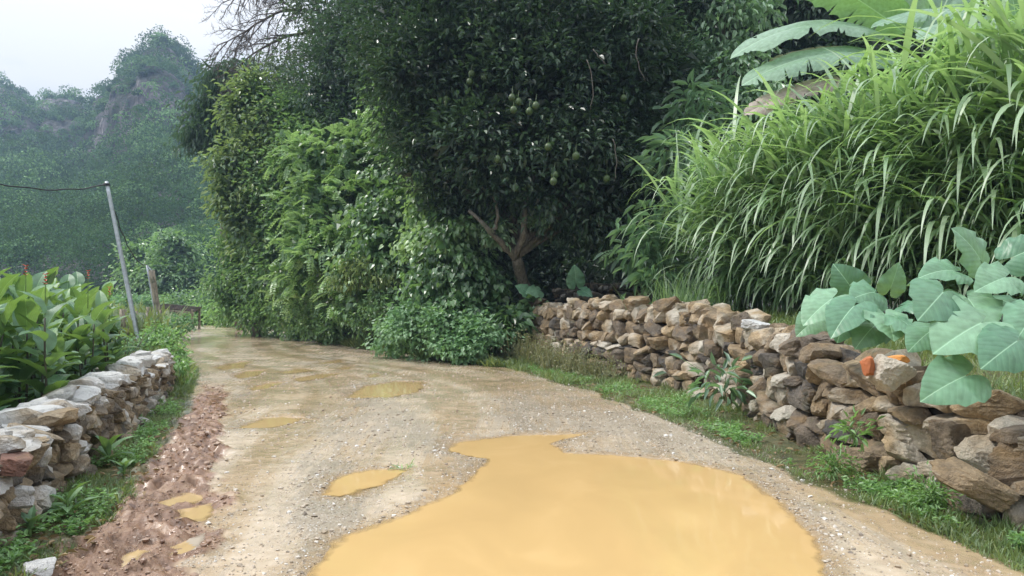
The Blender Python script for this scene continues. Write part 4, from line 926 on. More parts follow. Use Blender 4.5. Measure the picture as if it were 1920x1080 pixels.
# extra low leaves beside the wall
# banana plants
def banana(label, base, top, lvs, seed, r=.14):
    root = empty('banana_plant', base, label, 'plant'); m = MB()
    tube(m, bez(base - UP * .2, (base + top) / 2 + np.array([.1, 0, 0]), top, 10), [r, r * .55], 12); m.build('pseudostem', M['bananastem'], root)
    for k, (p0, T, Nn, L, W, dr, tn, tear) in enumerate(lvs):
        mm = MB(); T = unit(np.array(T, float)); p1 = p0
        tube(mm, bez(top, (top + p1) / 2 + UP * .2, p1, 7), [.045, .025], 7)
        if tn > 5: mt = M['deadleaf']; tn = .5
        else: mt = M['banana']
        l = MB(); bigleaf(l, p1, T, np.array(Nn, float), L, W, 'banana', dr, .25, 96, 5, tn, .02, seed + k, tear, curl=.35)
        o = l.build('leaf', mt, root); mm.build('leaf_stalk', M['stem'], o)
M['bananastem'] = plain('banana_stem', (.22, .24, .12), .6)
M['deadleaf'] = foliage('dying_banana_leaf', (.22, .17, .15), (.33, .27, .24), (.42, .36, .30), rough=.6, trans=.3, vein=(170., .3, .2), tcol=(.4, .3, .15))
tp = at(1730, 118, 13.8)
banana('banana_plant with broad arching leaves above the tall grass'.replace('banana_plant', 'banana plant'), gpt(1725, 14.2), tp, [
    (at(1690, 88, 13.5), (-.9, -.3, .50), (.2, -.55, .9), 3.3, 1.0, .8, .7, .2),
    (at(1680, 112, 13.2), (-.95, -.3, .22), (0, -.6, .8), 2.9, .9, .6, .6, .2),
    (at(1610, 92, 13.3), (-.95, -.1, .05), (0, -.75, .6), 1.6, .34, .35, 9, .25),
    (at(1700, 60, 13.7), (-.8, .1, .75), (.5, .5, .6), 2.6, .95, .4, .5, .15),
    (at(1722, 50, 13.8), (-.02, -.1, 1), (.3, -1, 0), 2.3, .85, .2, .8, .1),
    (at(1752, 70, 13.6), (.35, .1, .9), (-.7, -.7, .3), 2.6, .95, .4, .4, .15),
    (at(1762, 85, 13.5), (.9, -.2, .45), (-.1, -.6, .9), 3.0, 1., .6, .6, .2),
    (at(1600, 150, 12.9), (-.9, -.2, -.1), (-.2, -.8, .55), 2.0, .5, .4, 9, .3)], 5)
tp = at(1915, 70, 12.8)
banana('banana plant with torn leaves at the right edge above the tall grass', gpt(1920, 13.2), tp, [
    (at(1895, 50, 12.6), (-.9, -.1, .45), (.2, -.6, .9), 2.3, .68, .6, .5, .3),
    (at(1890, 70, 12.4), (-.75, -.5, .25), (0, -.6, .8), 2.0, .6, .6, .7, .4),
    (at(1910, 30, 12.8), (-.3, -.2, 1), (-.2, -1, .2), 2.2, .65, .2, .4, .2),
    (at(1925, 40, 12.8), (.7, -.3, .6), (0, -.6, .9), 2.4, .65, .5, .6, .2)], 6)

# ------------------------------------------------------------------ tall napier grass
m = MB(); r_ = np.random.default_rng(9)
fa, fb = np.array([(1335 - 960) / F * 15.6, 15.6]), np.array([(2080 - 960) / F * 9.0, 9.0])
def ribbons(m, B, D, L, W, g, tint, seg=7, twist=.3):
    n = len(B); P = B.copy(); d = unit(D); pts = [P.copy()]; ds = [d.copy()]
    for i in range(seg):
        d = unit(d - UP * g[:, None] * (.3 + i * .22)); P = P + d * (L / seg)[:, None]; pts.append(P.copy()); ds.append(d.copy())
    pts = np.stack(pts, 1); ds = np.stack(ds, 1)
    S = unit(np.cross(ds, UP + 1e-3) + twist * rng.normal(size=(n, 1, 3)))
    t = np.linspace(0, 1, seg + 1); prof = np.minimum(.35 + t * 4, 1) * (1 - t ** 2.6) + .02
    wv = (W[:, None] * prof[None])[..., None] * S * .5
    V = np.stack([pts - wv, pts + wv], 2)
    k = (seg + 1) * 2; i = (np.arange(seg) * 2)[None, :] + (np.arange(n) * k)[:, None]
    q = np.stack([i, i + 1, i + 3, i + 2], -1).reshape(-1, 4)
    m.add(V, q, np.repeat(np.clip(tint, 0, 1), k))
nc = 1250
u = r_.random(nc); dep = r_.random(nc) ** 1.6 * 3.4
nrm = np.array([(fb - fa)[1], -(fb - fa)[0]]); nrm = nrm / np.hypot(*nrm); nrm = nrm if nrm[1] > 0 else -nrm
base = fa + u[:, None] * (fb - fa) + dep[:, None] * nrm + r_.normal(size=(nc, 2)) * .12
bz = hgt(base[:, 0], base[:, 1])
Hc = (3.35 + .55 * fbm(base * .7, 2, 5) + r_.normal(size=nc) * .22) * np.interp(u, [0, .1, .3, .6, 1], [.72, .9, 1.0, 1.04, 1.14])
lean = (-nrm[None] * (.35 * np.exp(-dep)[:, None]) + r_.normal(size=(nc, 2)) * .12) + np.stack([(u < .08) * -.12, u * 0], -1)
culms = MB()
for k in range(0, nc, 2):
    if dep[k] > 1.5: continue
    b = np.array([*base[k], bz[k] - .05]); t = b + np.array([*(lean[k] * Hc[k] * .6), Hc[k] * .92])
    tube(culms, bez(b, b + (t - b) * .5 - np.array([*(lean[k] * .2), 0]), t, 5), [.012, .006], 4, .35)
nlv = 11
for j in range(nlv):
    f = (.12 + .88 * (j + r_.random(nc) * .8) / nlv)
    B = np.stack([base[:, 0] + lean[:, 0] * Hc * .6 * f ** 1.5, base[:, 1] + lean[:, 1] * Hc * .6 * f ** 1.5, bz + Hc * f * .92], -1)
    az = r_.uniform(0, 2 * np.pi, nc); side = np.stack([np.cos(az), np.sin(az)], -1) * 1.1 - nrm * .6 * np.exp(-dep)[:, None]
    el = r_.uniform(.6, 1.7, nc) + (f > .85) * .9
    D = np.stack([side[:, 0], side[:, 1], el], -1)
    Lf = r_.uniform(1.05, 2.05, nc) * (1 - .25 * (f < .3)); W = r_.uniform(.045, .10, nc)
    ribbons(m, B, D, Lf, W, r_.uniform(.07, .27, nc), .45 + .3 * (f - .4) + r_.normal(size=nc) * .25 , 9, .12)
m.f += [f_ + m.n for f_ in culms.f]; m.v += culms.v; m.t += culms.t; m.uv += culms.uv; m.n += culms.n
tag(m.build('napier_grass', M['napier'], smooth=True), 'tall arching green napier grass growing above the tan wall', kind='stuff')
m = MB(); n = 420; k_ = r_.integers(0, nc, n); f = r_.random(n)
B = np.stack([base[k_, 0], base[k_, 1], bz[k_] + f * Hc[k_] * .9], -1); az = r_.uniform(0, 6.28, n)
ribbons(m, B, np.stack([np.cos(az) - nrm[0] * .7, np.sin(az) - nrm[1] * .7, r_.uniform(-.2, 1., n)], -1), r_.uniform(.5, 1.2, n), r_.uniform(.012, .03, n), r_.uniform(.15, .5, n), .5 + r_.normal(size=n) * .3, 8)
tag(m.build('dead_grass_blades', M['dry']), 'dry straw coloured blades among the tall napier grass', kind='stuff')
# a stand-out young clump at the left foot
m = MB(); n = 420; b = gpt(1300, 14.6); B = b + r_.normal(size=(n, 3)) * np.array([.4, .25, 0])
ribbons(m, B, np.concatenate([r_.normal(size=(n, 2)) * .35, np.full((n, 1), 1.)], 1), r_.uniform(.6, 1.25, n), r_.uniform(.012, .022, n), r_.uniform(.05, .2, n), .55 + r_.normal(size=n) * .2)
tag(m.build('grass_clump', M['napier'], loc=b), 'narrow upright grass clump at the left foot of the tall grass', 'grass')

# ------------------------------------------------------------------ verge grass, weeds, gravel
def scatter_grass(m, n, xf, y0, y1, L, W, p=1.6, dist=None, keepf=None):
    Y = y0 + (y1 - y0) * r_.random(n) ** p; X = xf(Y, r_.random(n))
    if keepf is not None: k = keepf(X, Y); X, Y = X[k], Y[k]
    z = terrain(X, Y)[0]; n = len(X)
    s = r_.uniform(.5, 1.3, n) * (1 + .03 * Y) * (1 + .6 * fbm(np.stack([X, Y], -1) * 1.3, 2, 4))
    D = np.concatenate([r_.normal(size=(n, 2)) * .55, np.full((n, 1), 1.)], 1)
    ribbons(m, np.stack([X, Y, z - .01], -1), D, L * s, W * s, r_.uniform(.1, .5, n), .42 + .4 * fbm(np.stack([X, Y], -1) * .8, 2, 8) + r_.normal(size=n) * .22 - .38 * (X < -2) * (Y < 20), 3)
def keepg(X, Y):
    g = fbm(np.stack([X, Y], -1) * 2.1, 3, 91); sdm = terrain(X, Y)[4]; return (g * 1.9 + r_.random(len(X)) * .6 > .27) & (sdm > .12)
wallx = lambda Y: np.interp(Y, BND[:, 1], BND[:, 0])
m = MB()
edge = lambda Y: np.interp(Y, RY, RX)
scatter_grass(m, 60000, lambda Y, q: edge(Y) - .0 + (wallx(Y) - .2 - edge(Y)) * (1 - q ** 1.4) , 4.2, 24, .085, .007, 1.3, keepf=keepg)
scatter_grass(m, 22000, lambda Y, q: edge(Y) - .25 + q * 1.2, 17, 45, .16, .016, 1.2)
scatter_grass(m, 16000, lambda Y, q: wallx(Y) + .7 + q * 3.2, 9, 19, .16, .012, 1)
scatter_grass(m, 9000, lambda Y, q: wallx(Y) + .45 + q * 3., 4.5, 9.5, .2, .012, 1)
scatter_grass(m, 45000, lambda Y, q: np.interp(Y, LY, LX) + .03 - q ** .8 * np.interp(Y, [4, 8, 14], [.6, .55, .6]), 3.6, 24, .075, .008, 1.2, keepf=keepg)
scatter_grass(m, 30000, lambda Y, q: np.interp(Y, LY, LX) - .1 - q * 3.5, 13, 60, .18, .018, 1.2)
scatter_grass(m, 40000, lambda Y, q: -.75 * Y + q * .55 * Y - 1, 25, 110, .5, .08, 1.3, keepf=lambda X, Y: X < np.interp(Y, LY, LX) - .5)
tag(m.build('grass', M['grass']), 'short green grass on the verges and field', kind='stuff')
# broad-leaved low weeds in the verges
m = MB()
for n, y0, y1, xf in [(4200, 4.6, 20, lambda Y, q: edge(Y) + .12 + (wallx(Y) - .25 - edge(Y)) * q), (1500, 3.8, 15, lambda Y, q: np.interp(Y, LY, LX) - .05 - q * .45)]:
    Y = y0 + (y1 - y0) * r_.random(n) ** 1.4; X = xf(Y, r_.random(n)); g = fbm(np.stack([X, Y], -1) * 1.7, 2, 61) > .02; X, Y = X[g], Y[g]; n = len(X)
    z = terrain(X, Y)[0]; k = 7
    P = np.repeat(np.stack([X, Y, z + r_.uniform(.01, .08, n)], -1), k, 0) + r_.normal(size=(n * k, 3)) * .02
    T = np.concatenate([r_.normal(size=(n * k, 2)), r_.uniform(.0, .7, (n * k, 1))], 1)
    leaves(m, P, T, UP + r_.normal(size=P.shape) * .3, r_.uniform(.025, .055, n * k), r_.uniform(.015, .03, n * k), .5 + r_.normal(size=n * k) * .2, 'oval')
tag(m.build('low_weeds', M['weed'], smooth=False), 'broad leaved low weeds growing in the verges', kind='stuff')
m = MB(); n = 700
Y = np.concatenate([r_.uniform(3.7, 9, n // 2), r_.uniform(4.6, 16, n - n // 2)]); X = np.where(np.arange(n) < n // 2, np.interp(Y, LY, LX) - r_.uniform(-.1, .6, n), edge(Y) + (wallx(Y) - .2 - edge(Y)) * r_.random(n))
P = np.stack([X, Y, terrain(X, Y)[0] + .025], -1); T = np.concatenate([r_.normal(size=(n, 2)), r_.uniform(-.1, .25, (n, 1))], 1)
leaves(m, P, T, UP + r_.normal(size=P.shape) * .4, r_.uniform(.04, .10, n), r_.uniform(.015, .04, n), .5 + r_.normal(size=n) * .3, 'oval', .3)
tag(m.build('leaf_litter', M['litter'], smooth=False), 'dead brown leaves lying on the verges', kind='stuff')
# dry stalky weeds against the far part of the tan wall
m = MB(); 
X = r_.uniform(0, 1, 900); Pp = np.array([(.15, 18.6)]) + X[:, None] * (np.array([(2.2, 14.1)]) - np.array([(.15, 18.6)])); Pp = Pp + r_.normal(size=Pp.shape) * .13 - np.array([.25, .05])
z = hgt(Pp[:, 0], Pp[:, 1]); B = np.stack([Pp[:, 0], Pp[:, 1], z], -1)
ribbons(m, B, np.concatenate([r_.normal(size=(900, 2)) * .25, np.full((900, 1), 1.)], 1), r_.uniform(.4, 1.0, 900) * (1 - .5 * X), r_.uniform(.008, .02, 900), r_.uniform(.02, .12, 900), .4 + r_.normal(size=900) * .25, 5)
k = 5; PL = np.repeat(B, k, 0) + np.concatenate([r_.normal(size=(900 * k, 2)) * .1, r_.random((900 * k, 1)) ** 1.5 * np.repeat(r_.uniform(.15, 1.1, 900) * (1 - .5 * X), k)[:, None]], 1)
leaves(m, PL, r_.normal(size=PL.shape) - UP * .3, UP + r_.normal(size=PL.shape) * .5, .07, .03, .3 + r_.normal(size=len(PL)) * .25, 'simple')
tag(m.build('dry_weeds', M['dry']), 'straggly dry weeds against the far end of the tan wall', kind='stuff')
# weeds on the tan wall
for k, (px, py, Y, n, s, mt, lab) in enumerate([
        (1355, 715, 9.8, 60, .2, 'lance', 'dark leafy weed growing out of the tan wall above the verge'),
        (1600, 805, 6.2, 60, .08, 'weed', 'small weed rooted between stones of the tan wall'),
        (1745, 925, 5.4, 260, .05, 'weed', 'feathery weed at the foot of the near end of the tan wall'),
        (1560, 870, 6.4, 300, .05, 'weed', 'low green weed cushion against the tan wall foot')]):
    c = at(px, py, Y); x, y, _ = c; g = hgt(x, y)[0]
    root = empty('wall_weed', (x, y, max(g, 0)), lab, 'plant'); b = np.array(root.location)
    m = MB(); P = c + r_.normal(size=(n, 3)) * s * (1.6 if n > 100 else .9) * np.array([1.2, .7, .8]); T = unit(P - c + UP * .04) + r_.normal(size=P.shape) * .4 - UP * .2
    leaves(m, P, T, UP + r_.normal(size=P.shape) * .4, s * (1.0 if n < 100 else .9), s * .3, .5 + r_.normal(size=n) * .2, 'oval', .3); m.build('foliage', M[mt], root)
    m = MB()
    for q in range(8): tube(m, bez(c - UP * s * 1.2 + r_.normal(size=3) * .02, c, P[q], 5), [.006, .003], 4)
    m.build('stems', M['stem'], root)
# tuft in the puddle
x, Y = gnd(752, 880); rt = empty('grass_tuft', (x, Y, 0), 'small green grass tuft lying at the edge of the shallow puddle', 'grass')
m = MB(); n = 16; B = np.array([x, Y, .015]) + r_.normal(size=(n, 3)) * np.array([.06, .03, 0])
ribbons(m, B, np.concatenate([r_.normal(size=(n, 2)) * [.9, .5], np.full((n, 1), .7)], 1), r_.uniform(.08, .2, n), np.full(n, .012), r_.uniform(.1, .4, n), .4 + r_.normal(size=n) * .2, 5); m.build('blades', M['weed'], rt)
# gravel and mud clods
def pebbles(name, n, y0, y1, mat, szr, label, fx, keep, p=1.7, tr=(0, 1)):
    Y = y0 + (y1 - y0) * r_.random(n) ** p; X = fx(Y, r_.random(n)); z, rd, mud, slk, sdm, d, lo = terrain(X, Y)
    k = keep(rd, mud, slk, sdm) & (np.abs(X) < .8 * Y); X, Y, z = X[k], Y[k], z[k]; n = len(X)
    v, f = ICO[1]; sz = np.minimum(szr[0] * (1 + r_.pareto(2.6, n)), szr[1])
    a = r_.uniform(0, 6.3, n); sc3 = sz[:, None] * r_.uniform([.7, .7, .4], [1.3, 1.3, .9], (n, 3))
    VV = v[None] * (1 + .25 * r_.normal(size=(n, len(v), 1))) * sc3[:, None]
    c, s = np.cos(a)[:, None], np.sin(a)[:, None]
    VV = np.stack([VV[..., 0] * c - VV[..., 1] * s, VV[..., 0] * s + VV[..., 1] * c, VV[..., 2]], -1) + np.stack([X, Y, z + sz * .2], -1)[:, None]
    m = MB(); m.add(VV, (f[None] + (np.arange(n) * len(v))[:, None, None]).reshape(-1, 3), np.repeat(r_.uniform(*tr, n), len(v)))
    tag(m.build(name, mat, smooth=False), label, kind='stuff')
def pebmat(name, stops, rough=.5):
    mm, nt, out, N = newmat(name); t = N('ShaderNodeAttribute', attribute_name='tint').outputs['Fac']
    p = N('ShaderNodeBsdfPrincipled', {'Base Color': ramp(N, t, stops), 'Roughness': rough}); nt.links.new(p.outputs[0], out.inputs[0]); return mm
M['peb'] = pebmat('gravel_stone', [(0, (.17, .14, .11)), (.25, (.30, .24, .17)), (.6, (.40, .34, .27)), (.9, (.50, .47, .42)), (1, (.62, .61, .59))])
M['clod'] = pebmat('mud_clod', [(0, (.15, .09, .065)), (.5, (.24, .155, .11)), (1, (.34, .24, .17))], .45)
rx_ = lambda Y, q: np.interp(Y, LY, LX) + q * (edge(Y) + .25 - np.interp(Y, LY, LX))
pebbles('gravel', 70000, 3.6, 16, M['peb'], (.0038, .02), 'grey and tan gravel strewn over the road', rx_,
        lambda rd, mud, slk, sdm: (mud < .25) & (sdm > .01) & (r_.random(len(rd)) < .12 + .9 * (1 - slk) ** 1.6 + .6 * np.exp(-np.abs(sdm) / .15)))
pebbles('mud_clods', 3500, 3.6, 14, M['clod'], (.006, .03), 'red brown clods of churned mud along the left road edge', lambda Y, q: np.interp(Y, LY, LX) - .1 + q * 1.,
        lambda rd, mud, slk, sdm: (mud > .3) & (sdm > .02))

# ------------------------------------------------------------------ poles, wires, rack, fence
pt, pbm = at(198, 340, 25), at(266, 650, 25)
root = empty('utility_pole', (pbm[0], pbm[1], hgt(pbm[0], 25)[0]), 'tall leaning grey metal pole carrying a black cable', 'pole')
m = MB(); tube(m, np.linspace(pbm - UP * .3, pt, 12), [.08, .058], 14); m.build('pole_shaft', M['galv'], root)
m = MB(); tube(m, [pt + np.array([-.12, 0, -.1]), pt + np.array([.12, 0, -.12])], .025, 8); tube(m, [pt - UP * .14, pt - UP * .06], .1, 12); m.build('cable_clamp', M['wire'], root)
p2t, p2b = at(275, 497, 36), at(301, 618, 36)
root = empty('utility_pole', (p2b[0], 36, hgt(p2b[0], 36)[0]), 'thin grey metal pole leaning beside the wooden post', 'pole')
m = MB(); tube(m, np.linspace(p2b - UP * .4, p2t, 8), [.07, .05], 10); m.build('pole_shaft', M['galv'], root)
m = MB(); tube(m, [p2t, p2t + np.array([.18, 0, -.22]), p2t + np.array([.36, 0, -.32])], .03, 6); m.build('bracket', M['galv'], root)
p3t, p3b = at(284, 507, 35.5), at(304, 620, 35.5)
m = MB(); pth = np.linspace(p3b - UP * .4, p3t, 9); tube(m, pth, [.17, .14, .13], 12, .5, .15, 3)
tag(m.build('wooden_post', M['wood'], loc=p3b), 'thick weathered wooden post beside the thin metal pole', 'post')
def cable(a, b, sag, r, lab, n=24):
    t = np.linspace(0, 1, n)[:, None]; P = a + (b - a) * t; P[:, 2] -= sag * 4 * (t * (1 - t))[:, 0]
    P += .02 * np.stack([np.sin(t[:, 0] * 40), 0 * t[:, 0], np.cos(t[:, 0] * 33)], -1)
    m = MB(); tube(m, P, r, 6); tag(m.build('cable', M['wire'], loc=a), lab, 'cable')
cable(at(-260, 255, 15.5), pt - UP * .1, 1.0 * .55, .022, 'black cable running from the left edge to the tall metal pole')
cable(pt - UP * .1, p2t, .75, .022, 'black cable sagging between the two metal poles')
# wooden rack
a, b = at(300, 590, 38), at(372, 576, 38)
root = empty('wooden_rack', ((a[0] + b[0]) / 2, 38, hgt((a[0] + b[0]) / 2, 38)[0]), 'long dark wooden rack on legs beyond the road bend', 'rack')
g0 = root.location[2]; cx = (a[0] + b[0]) / 2; ln = b[0] - a[0]; zt = CH + (HY - 580) / F * 38; tl = -math.atan2((590 - 576), 72) * .5
for dy, dz in ((-.35, 0), (-.12, .1), (.12, .2), (.35, .3)):
    m = MB(); box(m, np.array([cx, 38 + dy, zt + dz * .55]), (ln, .2, .07), 0, .5, tl); m.build('board', M['darkwood'], root, smooth=False)
m = MB(); box(m, np.array([cx, 37.5, zt - .09]), (ln, .06, .09), 0, .5, tl); m.build('rail', M['wood'], root, smooth=False)
for fx in (-.46, .05, .44):
    for dy in (-.42, .42):
        x = cx + fx * ln; m = MB(); g = hgt(x, 38 + dy)[0]; top = zt - .05 - fx * ln * math.tan(tl) * 1.0 + (.1 if dy > 0 else -.02)
        box(m, np.array([x, 38 + dy, (top + g - .1) / 2]), (.09, .09, top - g + .1)); m.build('leg', M['wood'], root, smooth=False)
# wire fence with wooden posts
f0, f1 = at(130, 600, 21.5), at(300, 600, 30)
root = empty('wire_fence', (f0[0], f0[1], hgt(f0[0], f0[1])[0]), 'low wire fence on grey wooden posts behind the metal pole', 'fence')
for k, t in enumerate(np.linspace(0, 1, 7)):
    p = f0 + (f1 - f0) * t; g = hgt(p[0], p[1])[0]; m = MB(); rr = .13 if k in (3, 5) else .05
    tube(m, [(p[0], p[1], g - .1), (p[0] + .02, p[1], g + .6), (p[0] + .03, p[1], g + 1.15 + .1 * math.sin(k * 3))], [rr, rr * .9], 8, .5, .15, k); m.build('fence_post', M['wood'], root)
m = MB()
for z in np.linspace(.15, 1.0, 6):
    a_ = np.linspace(f0, f1, 20); a_[:, 2] = hgt(a_[:, 0], a_[:, 1]) + z; tube(m, a_, .008, 4)
for t in np.linspace(0, 1, 60):
    p = f0 + (f1 - f0) * t; g = hgt(p[0], p[1])[0]; tube(m, [(p[0], p[1], g + .1), (p[0], p[1], g + 1.0)], .006, 4)
m.build('wire_mesh', M['galv'], root)
# dry twigs at the far end of the canna bed
root = empty('dry_twigs', gpt(218, 13.5), 'bare dry twigs between the canna bed and the low wall', 'plant'); m = MB(); b = np.array(root.location)
for k in range(14):
    e = b + np.array([r_.normal() * .3, r_.normal() * .15, r_.uniform(.5, 1.15)]); tube(m, bez(b, (b + e) / 2 + r_.normal(size=3) * .06, e, 6), [.009, .004], 4)
m.build('twigs', M['twig'], root)
# fern frond poking out of the shade
def fern(px, py, Y, L, az, lab, seed):
    p = at(px, py, Y); g = hgt(p[0], Y)[0]; root = empty('fern', (p[0], Y, g), lab, 'plant'); m = MB(); st = MB(); r2 = np.random.default_rng(seed)
    tube(st, [(p[0], Y, g), p], .012, 5)
    for q in range(5):
        a2 = az + r2.normal() * .8; D = np.array([math.cos(a2), -.3, .25 + .2 * r2.normal()]); pth = bez(p, p + D * L * .5 + UP * .1, p + D * L - UP * L * .35, 12); tube(st, pth, [.008, .003], 4)
        for i in range(1, 12):
            for sg in (-1, 1):
                d = pth[i] - pth[i - 1]; S = unit(np.cross(d, UP)) * sg
                leaves(m, pth[i][None], (S + unit(d) * .6 - UP * .3)[None], UP[None], L * .3 * (1 - i / 14), .03, np.array([.7]), 'oval')
    st.build('stems', M['stem'], root); m.build('foliage', M['lance'], root)
fern(1190, 480, 17, .8, math.pi, 'feathery frond hanging over the dark gap left of the tall grass', 1)
for k_, (bl, lab) in enumerate([([(935, 425, 12, 18.9), (925, 445, 9, 18.9)], 'pale leafy sprig on the left limb of the pomelo trunk'), ([(1018, 398, 13, 18.8), (1000, 410, 9, 18.8)], 'pale leafy sprig in front of the upper pomelo trunk')]):
    make_tree('leafy_sprig', lab, 'plant', bl, at(965, 475, 19.5), at(955, 455, 19.3), .02, 'lance', 160 + k_, dict(dens=30, nl=7, L=.2, W=.12, rc=.12, kind='oval', droop=.2, hang=.6, tint0=.8, fill=False), sub=1)

# ------------------------------------------------------------------ mountain
azs = np.linspace(-900, 1500, 620)     # pixel columns, i.e. directions from the road
rpx = np.array([-900, -500, -250, -100, -40, 0, 25, 45, 68, 76, 92, 118, 150, 166, 174, 186, 205, 222, 230, 246, 262, 275, 292, 320, 345, 356, 372, 392, 415, 440, 480, 560, 700, 1500])
rpy = np.array([330, 260, 210, 175, 160, 163, 172, 184, 203, 196, 186, 184, 192, 208, 200, 182, 176, 160, 138, 124, 118, 98, 92, 90, 112, 130, 148, 165, 200, 235, 280, 330, 380, 470])
rz = np.interp(azs, rpx, rpy)
rc = np.interp(azs, [-900, 0, 150, 190, 240, 420, 700, 1500], [330, 310, 300, 275, 255, 255, 280, 330])
r0 = np.interp(azs, [-900, 0, 400, 1500], [95, 84, 78, 120])
ts = np.concatenate([np.linspace(0, 1, 300), np.linspace(1.01, 1.5, 30)])
AZ, TT = np.meshgrid((azs - 960) / F, ts)
RC, R0 = np.interp(AZ * F + 960, azs, rc), np.interp(AZ * F + 960, azs, r0)
RR = R0 + (RC - R0) * TT
jit = fbm(np.stack([AZ * 16, TT * 0], -1), 4, 12) * .05 
prof = np.interp(np.clip(TT + jit * (TT < .97) * np.sin(np.clip(TT, 0, 1) * np.pi), 0, 1), [0, .06, .30, .52, .60, .66, .78, .84, .90, 1], [0, .05, .24, .44, .58, .72, .80, .92, .96, 1])
prof = np.where(TT > 1, 1 - (TT - 1) * 1.2, prof)
ZR = CH + (HY - np.interp(AZ * F + 960, azs, rz)) / F * RC - 3.6
MX, MY = AZ * RR, RR * 1.0
MZ = -1.3 + (ZR + 1.3) * prof
p3 = np.stack([MX, MY, MZ], -1)
nz = fbm(p3 / 26., 4, 3) * 7 * np.sin(np.clip(TT, 0, 1.0) * np.pi) ** .7 + (.5 - np.abs(fbm(p3 / 9., 4, 5, .6))) * 4.2 * (TT > .05) * (TT < 1.2)
gul = np.abs(fbm(np.stack([MX / 7., MY / 40., MZ / 70.], -1), 4, 15, .6)) * 7 * np.exp(-((TT - .68) / .2) ** 2)
MYY = MY - nz + gul; MZZ = MZ + nz * .25 * (TT < .9)
i = np.arange(len(ts) - 1)[:, None] * len(azs) + np.arange(len(azs) - 1)[None]; q = np.stack([i, i + 1, i + len(azs) + 1, i + len(azs)], -1).reshape(-1, 4)
m, nt_, out, N = newmat('karst_rock'); g = N('ShaderNodeNewGeometry').outputs['Position']
n1 = N('ShaderNodeTexNoise', {'Vector': N('ShaderNodeMapping', {0: g, 'Scale': (.42, .42, .045)}).outputs[0], 'Scale': 1.3, 'Detail': 8.0, 'Roughness': .7}).outputs[0]
n2 = N('ShaderNodeTexNoise', {'Vector': g, 'Scale': .07, 'Detail': 5.0}).outputs[0]
c = ramp(N, n1, [(.36, (.04, .042, .045)), (.5, (.10, .10, .10)), (.6, (.22, .19, .19)), (.70, (.62, .60, .58))])
c = N('ShaderNodeMixRGB', {0: N('ShaderNodeMapRange', {0: n2, 1: .42, 2: .55, 3: 0., 4: .9}).outputs[0], 1: c, 2: (.022, .035, .016, 1)}).outputs[0]
bp = N('ShaderNodeBump', {'Height': n1, 'Strength': 1.0, 'Distance': 3.0})
p = N('ShaderNodeBsdfPrincipled', {'Base Color': c, 'Roughness': .9, 'Normal': bp.outputs[0]}); nt_.links.new(p.outputs[0], out.inputs[0]); M['karst'] = m
mb = MB(); mb.add(np.stack([MX, MYY, MZZ], -1), q); tag(mb.build('mountain', M['karst']), 'steep karst mountain with bare rock faces behind the forest', kind='structure')
# forest on it: crowns made of leaf clumps
r_ = np.random.default_rng(77); m = MB(); n = 15000
ui = r_.integers(0, len(azs) - 1, n); tj = r_.integers(0, 318, n)
tv = ts[tj]; pos = np.stack([MX, MYY, MZZ], -1)[tj, ui]; av = azs[ui]
cl_ = np.exp(-((tv - .63) / .08) ** 2) * .55 + np.exp(-((tv - .82) / .05) ** 2) * .55 + .08 * (tv > .55)
gn = fbm(pos / 22., 3, 9); keep = (r_.random(n) + gn * .9 > cl_ * 1.05 + .02) & (av > -500) & (av < 820)
keep &= (r_.random(n) < np.clip(.10 + .9 * (RR[tj, ui] / 230) ** 1.3, 0, 1))
pos = pos[keep]; tv = tv[keep]; n = len(pos); dist = np.hypot(pos[:, 0], pos[:, 1])
size = (.9 + 2.6 * r_.random(n) ** 1.7) * np.where(tv > .55, .95, 1.4) * (1 + .35 * (r_.random(n) < .12))
tree_t = .36 + r_.normal(size=n) * .38 + .35 * fbm(pos / 15., 2, 2)
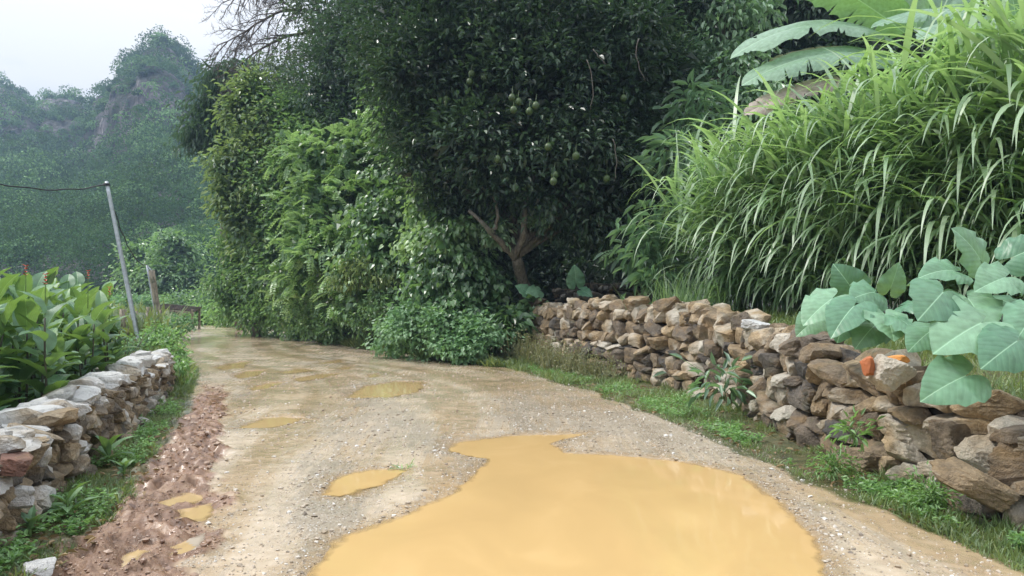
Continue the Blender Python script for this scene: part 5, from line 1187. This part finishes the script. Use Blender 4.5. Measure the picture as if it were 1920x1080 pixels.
for lo_, hi_, kk, ls in ((0, 125, 300, .34), (125, 180, 170, .5), (180, 999, 100, .72)):
    s = (dist >= lo_) & (dist < hi_); P0, S0, T0 = pos[s], size[s], tree_t[s]; nn = len(P0)
    d = unit(r_.normal(size=(nn, kk, 3))); d[..., 2] = np.abs(d[..., 2]) * 1.0 - .25
    lump = 1 + .4 * fbm((d * 1.6 + P0[:, None]), 2, 6)
    PP = P0[:, None] + d * S0[:, None, None] * (r_.uniform(.86, 1.04, (nn, kk)) * lump)[..., None] * np.array([1, 1, 1.]) + UP * (S0 * (.6 + .9 * r_.random(nn)))[:, None, None]
    PP = PP.reshape(-1, 3); dd = d.reshape(-1, 3)
    leaves(m, PP, r_.normal(size=PP.shape) * .6 + dd * .3 - UP * .25, dd * 1.3 + UP * .35 + r_.normal(size=PP.shape) * .12, ls * r_.uniform(.6, 1.3, len(PP)), ls * .7 * r_.uniform(.6, 1.2, len(PP)), np.repeat(T0, kk) + r_.normal(size=len(PP)) * .05, 'simple')
tag(m.build('forest', M['forest'], smooth=False), 'dense green forest covering the lower slopes of the karst mountain', kind='stuff')
# pale trunks showing in the forest
m = MB()
for px, y0, y1 in [(205, 440, 480), (237, 465, 490), (285, 540, 560), (150, 480, 500), (470, 500, 530)]:
    a_, b_ = at(px, y1, 112), at(px - 4, y0, 112); tube(m, np.linspace(a_, b_, 4), [.16, .09], 6)
tag(m.build('forest_trunks', M['vinestem']), 'pale bare trunks standing out of the forest slope', kind='stuff')

# ------------------------------------------------------------------ air
hz = bpy.data.materials.new('haze_air'); hz.use_nodes = True; t = hz.node_tree; t.nodes.clear(); oo = t.nodes.new('ShaderNodeOutputMaterial')
pv = t.nodes.new('ShaderNodeVolumePrincipled'); pv.inputs['Color'].default_value = (.50, .68, 1.0, 1); pv.inputs['Density'].default_value = .00065; pv.inputs['Anisotropy'].default_value = .3
t.links.new(pv.outputs[0], oo.inputs['Volume'])
m = MB(); box(m, np.array([0, 215, 63.5]), (890, 540, 132)); tag(m.build('haze', hz, smooth=False), 'pale blue air between the road and the mountain', kind='stuff')
print('TRIS', sum(len(o.data.polygons) for o in bpy.data.objects if o.type == 'MESH'))
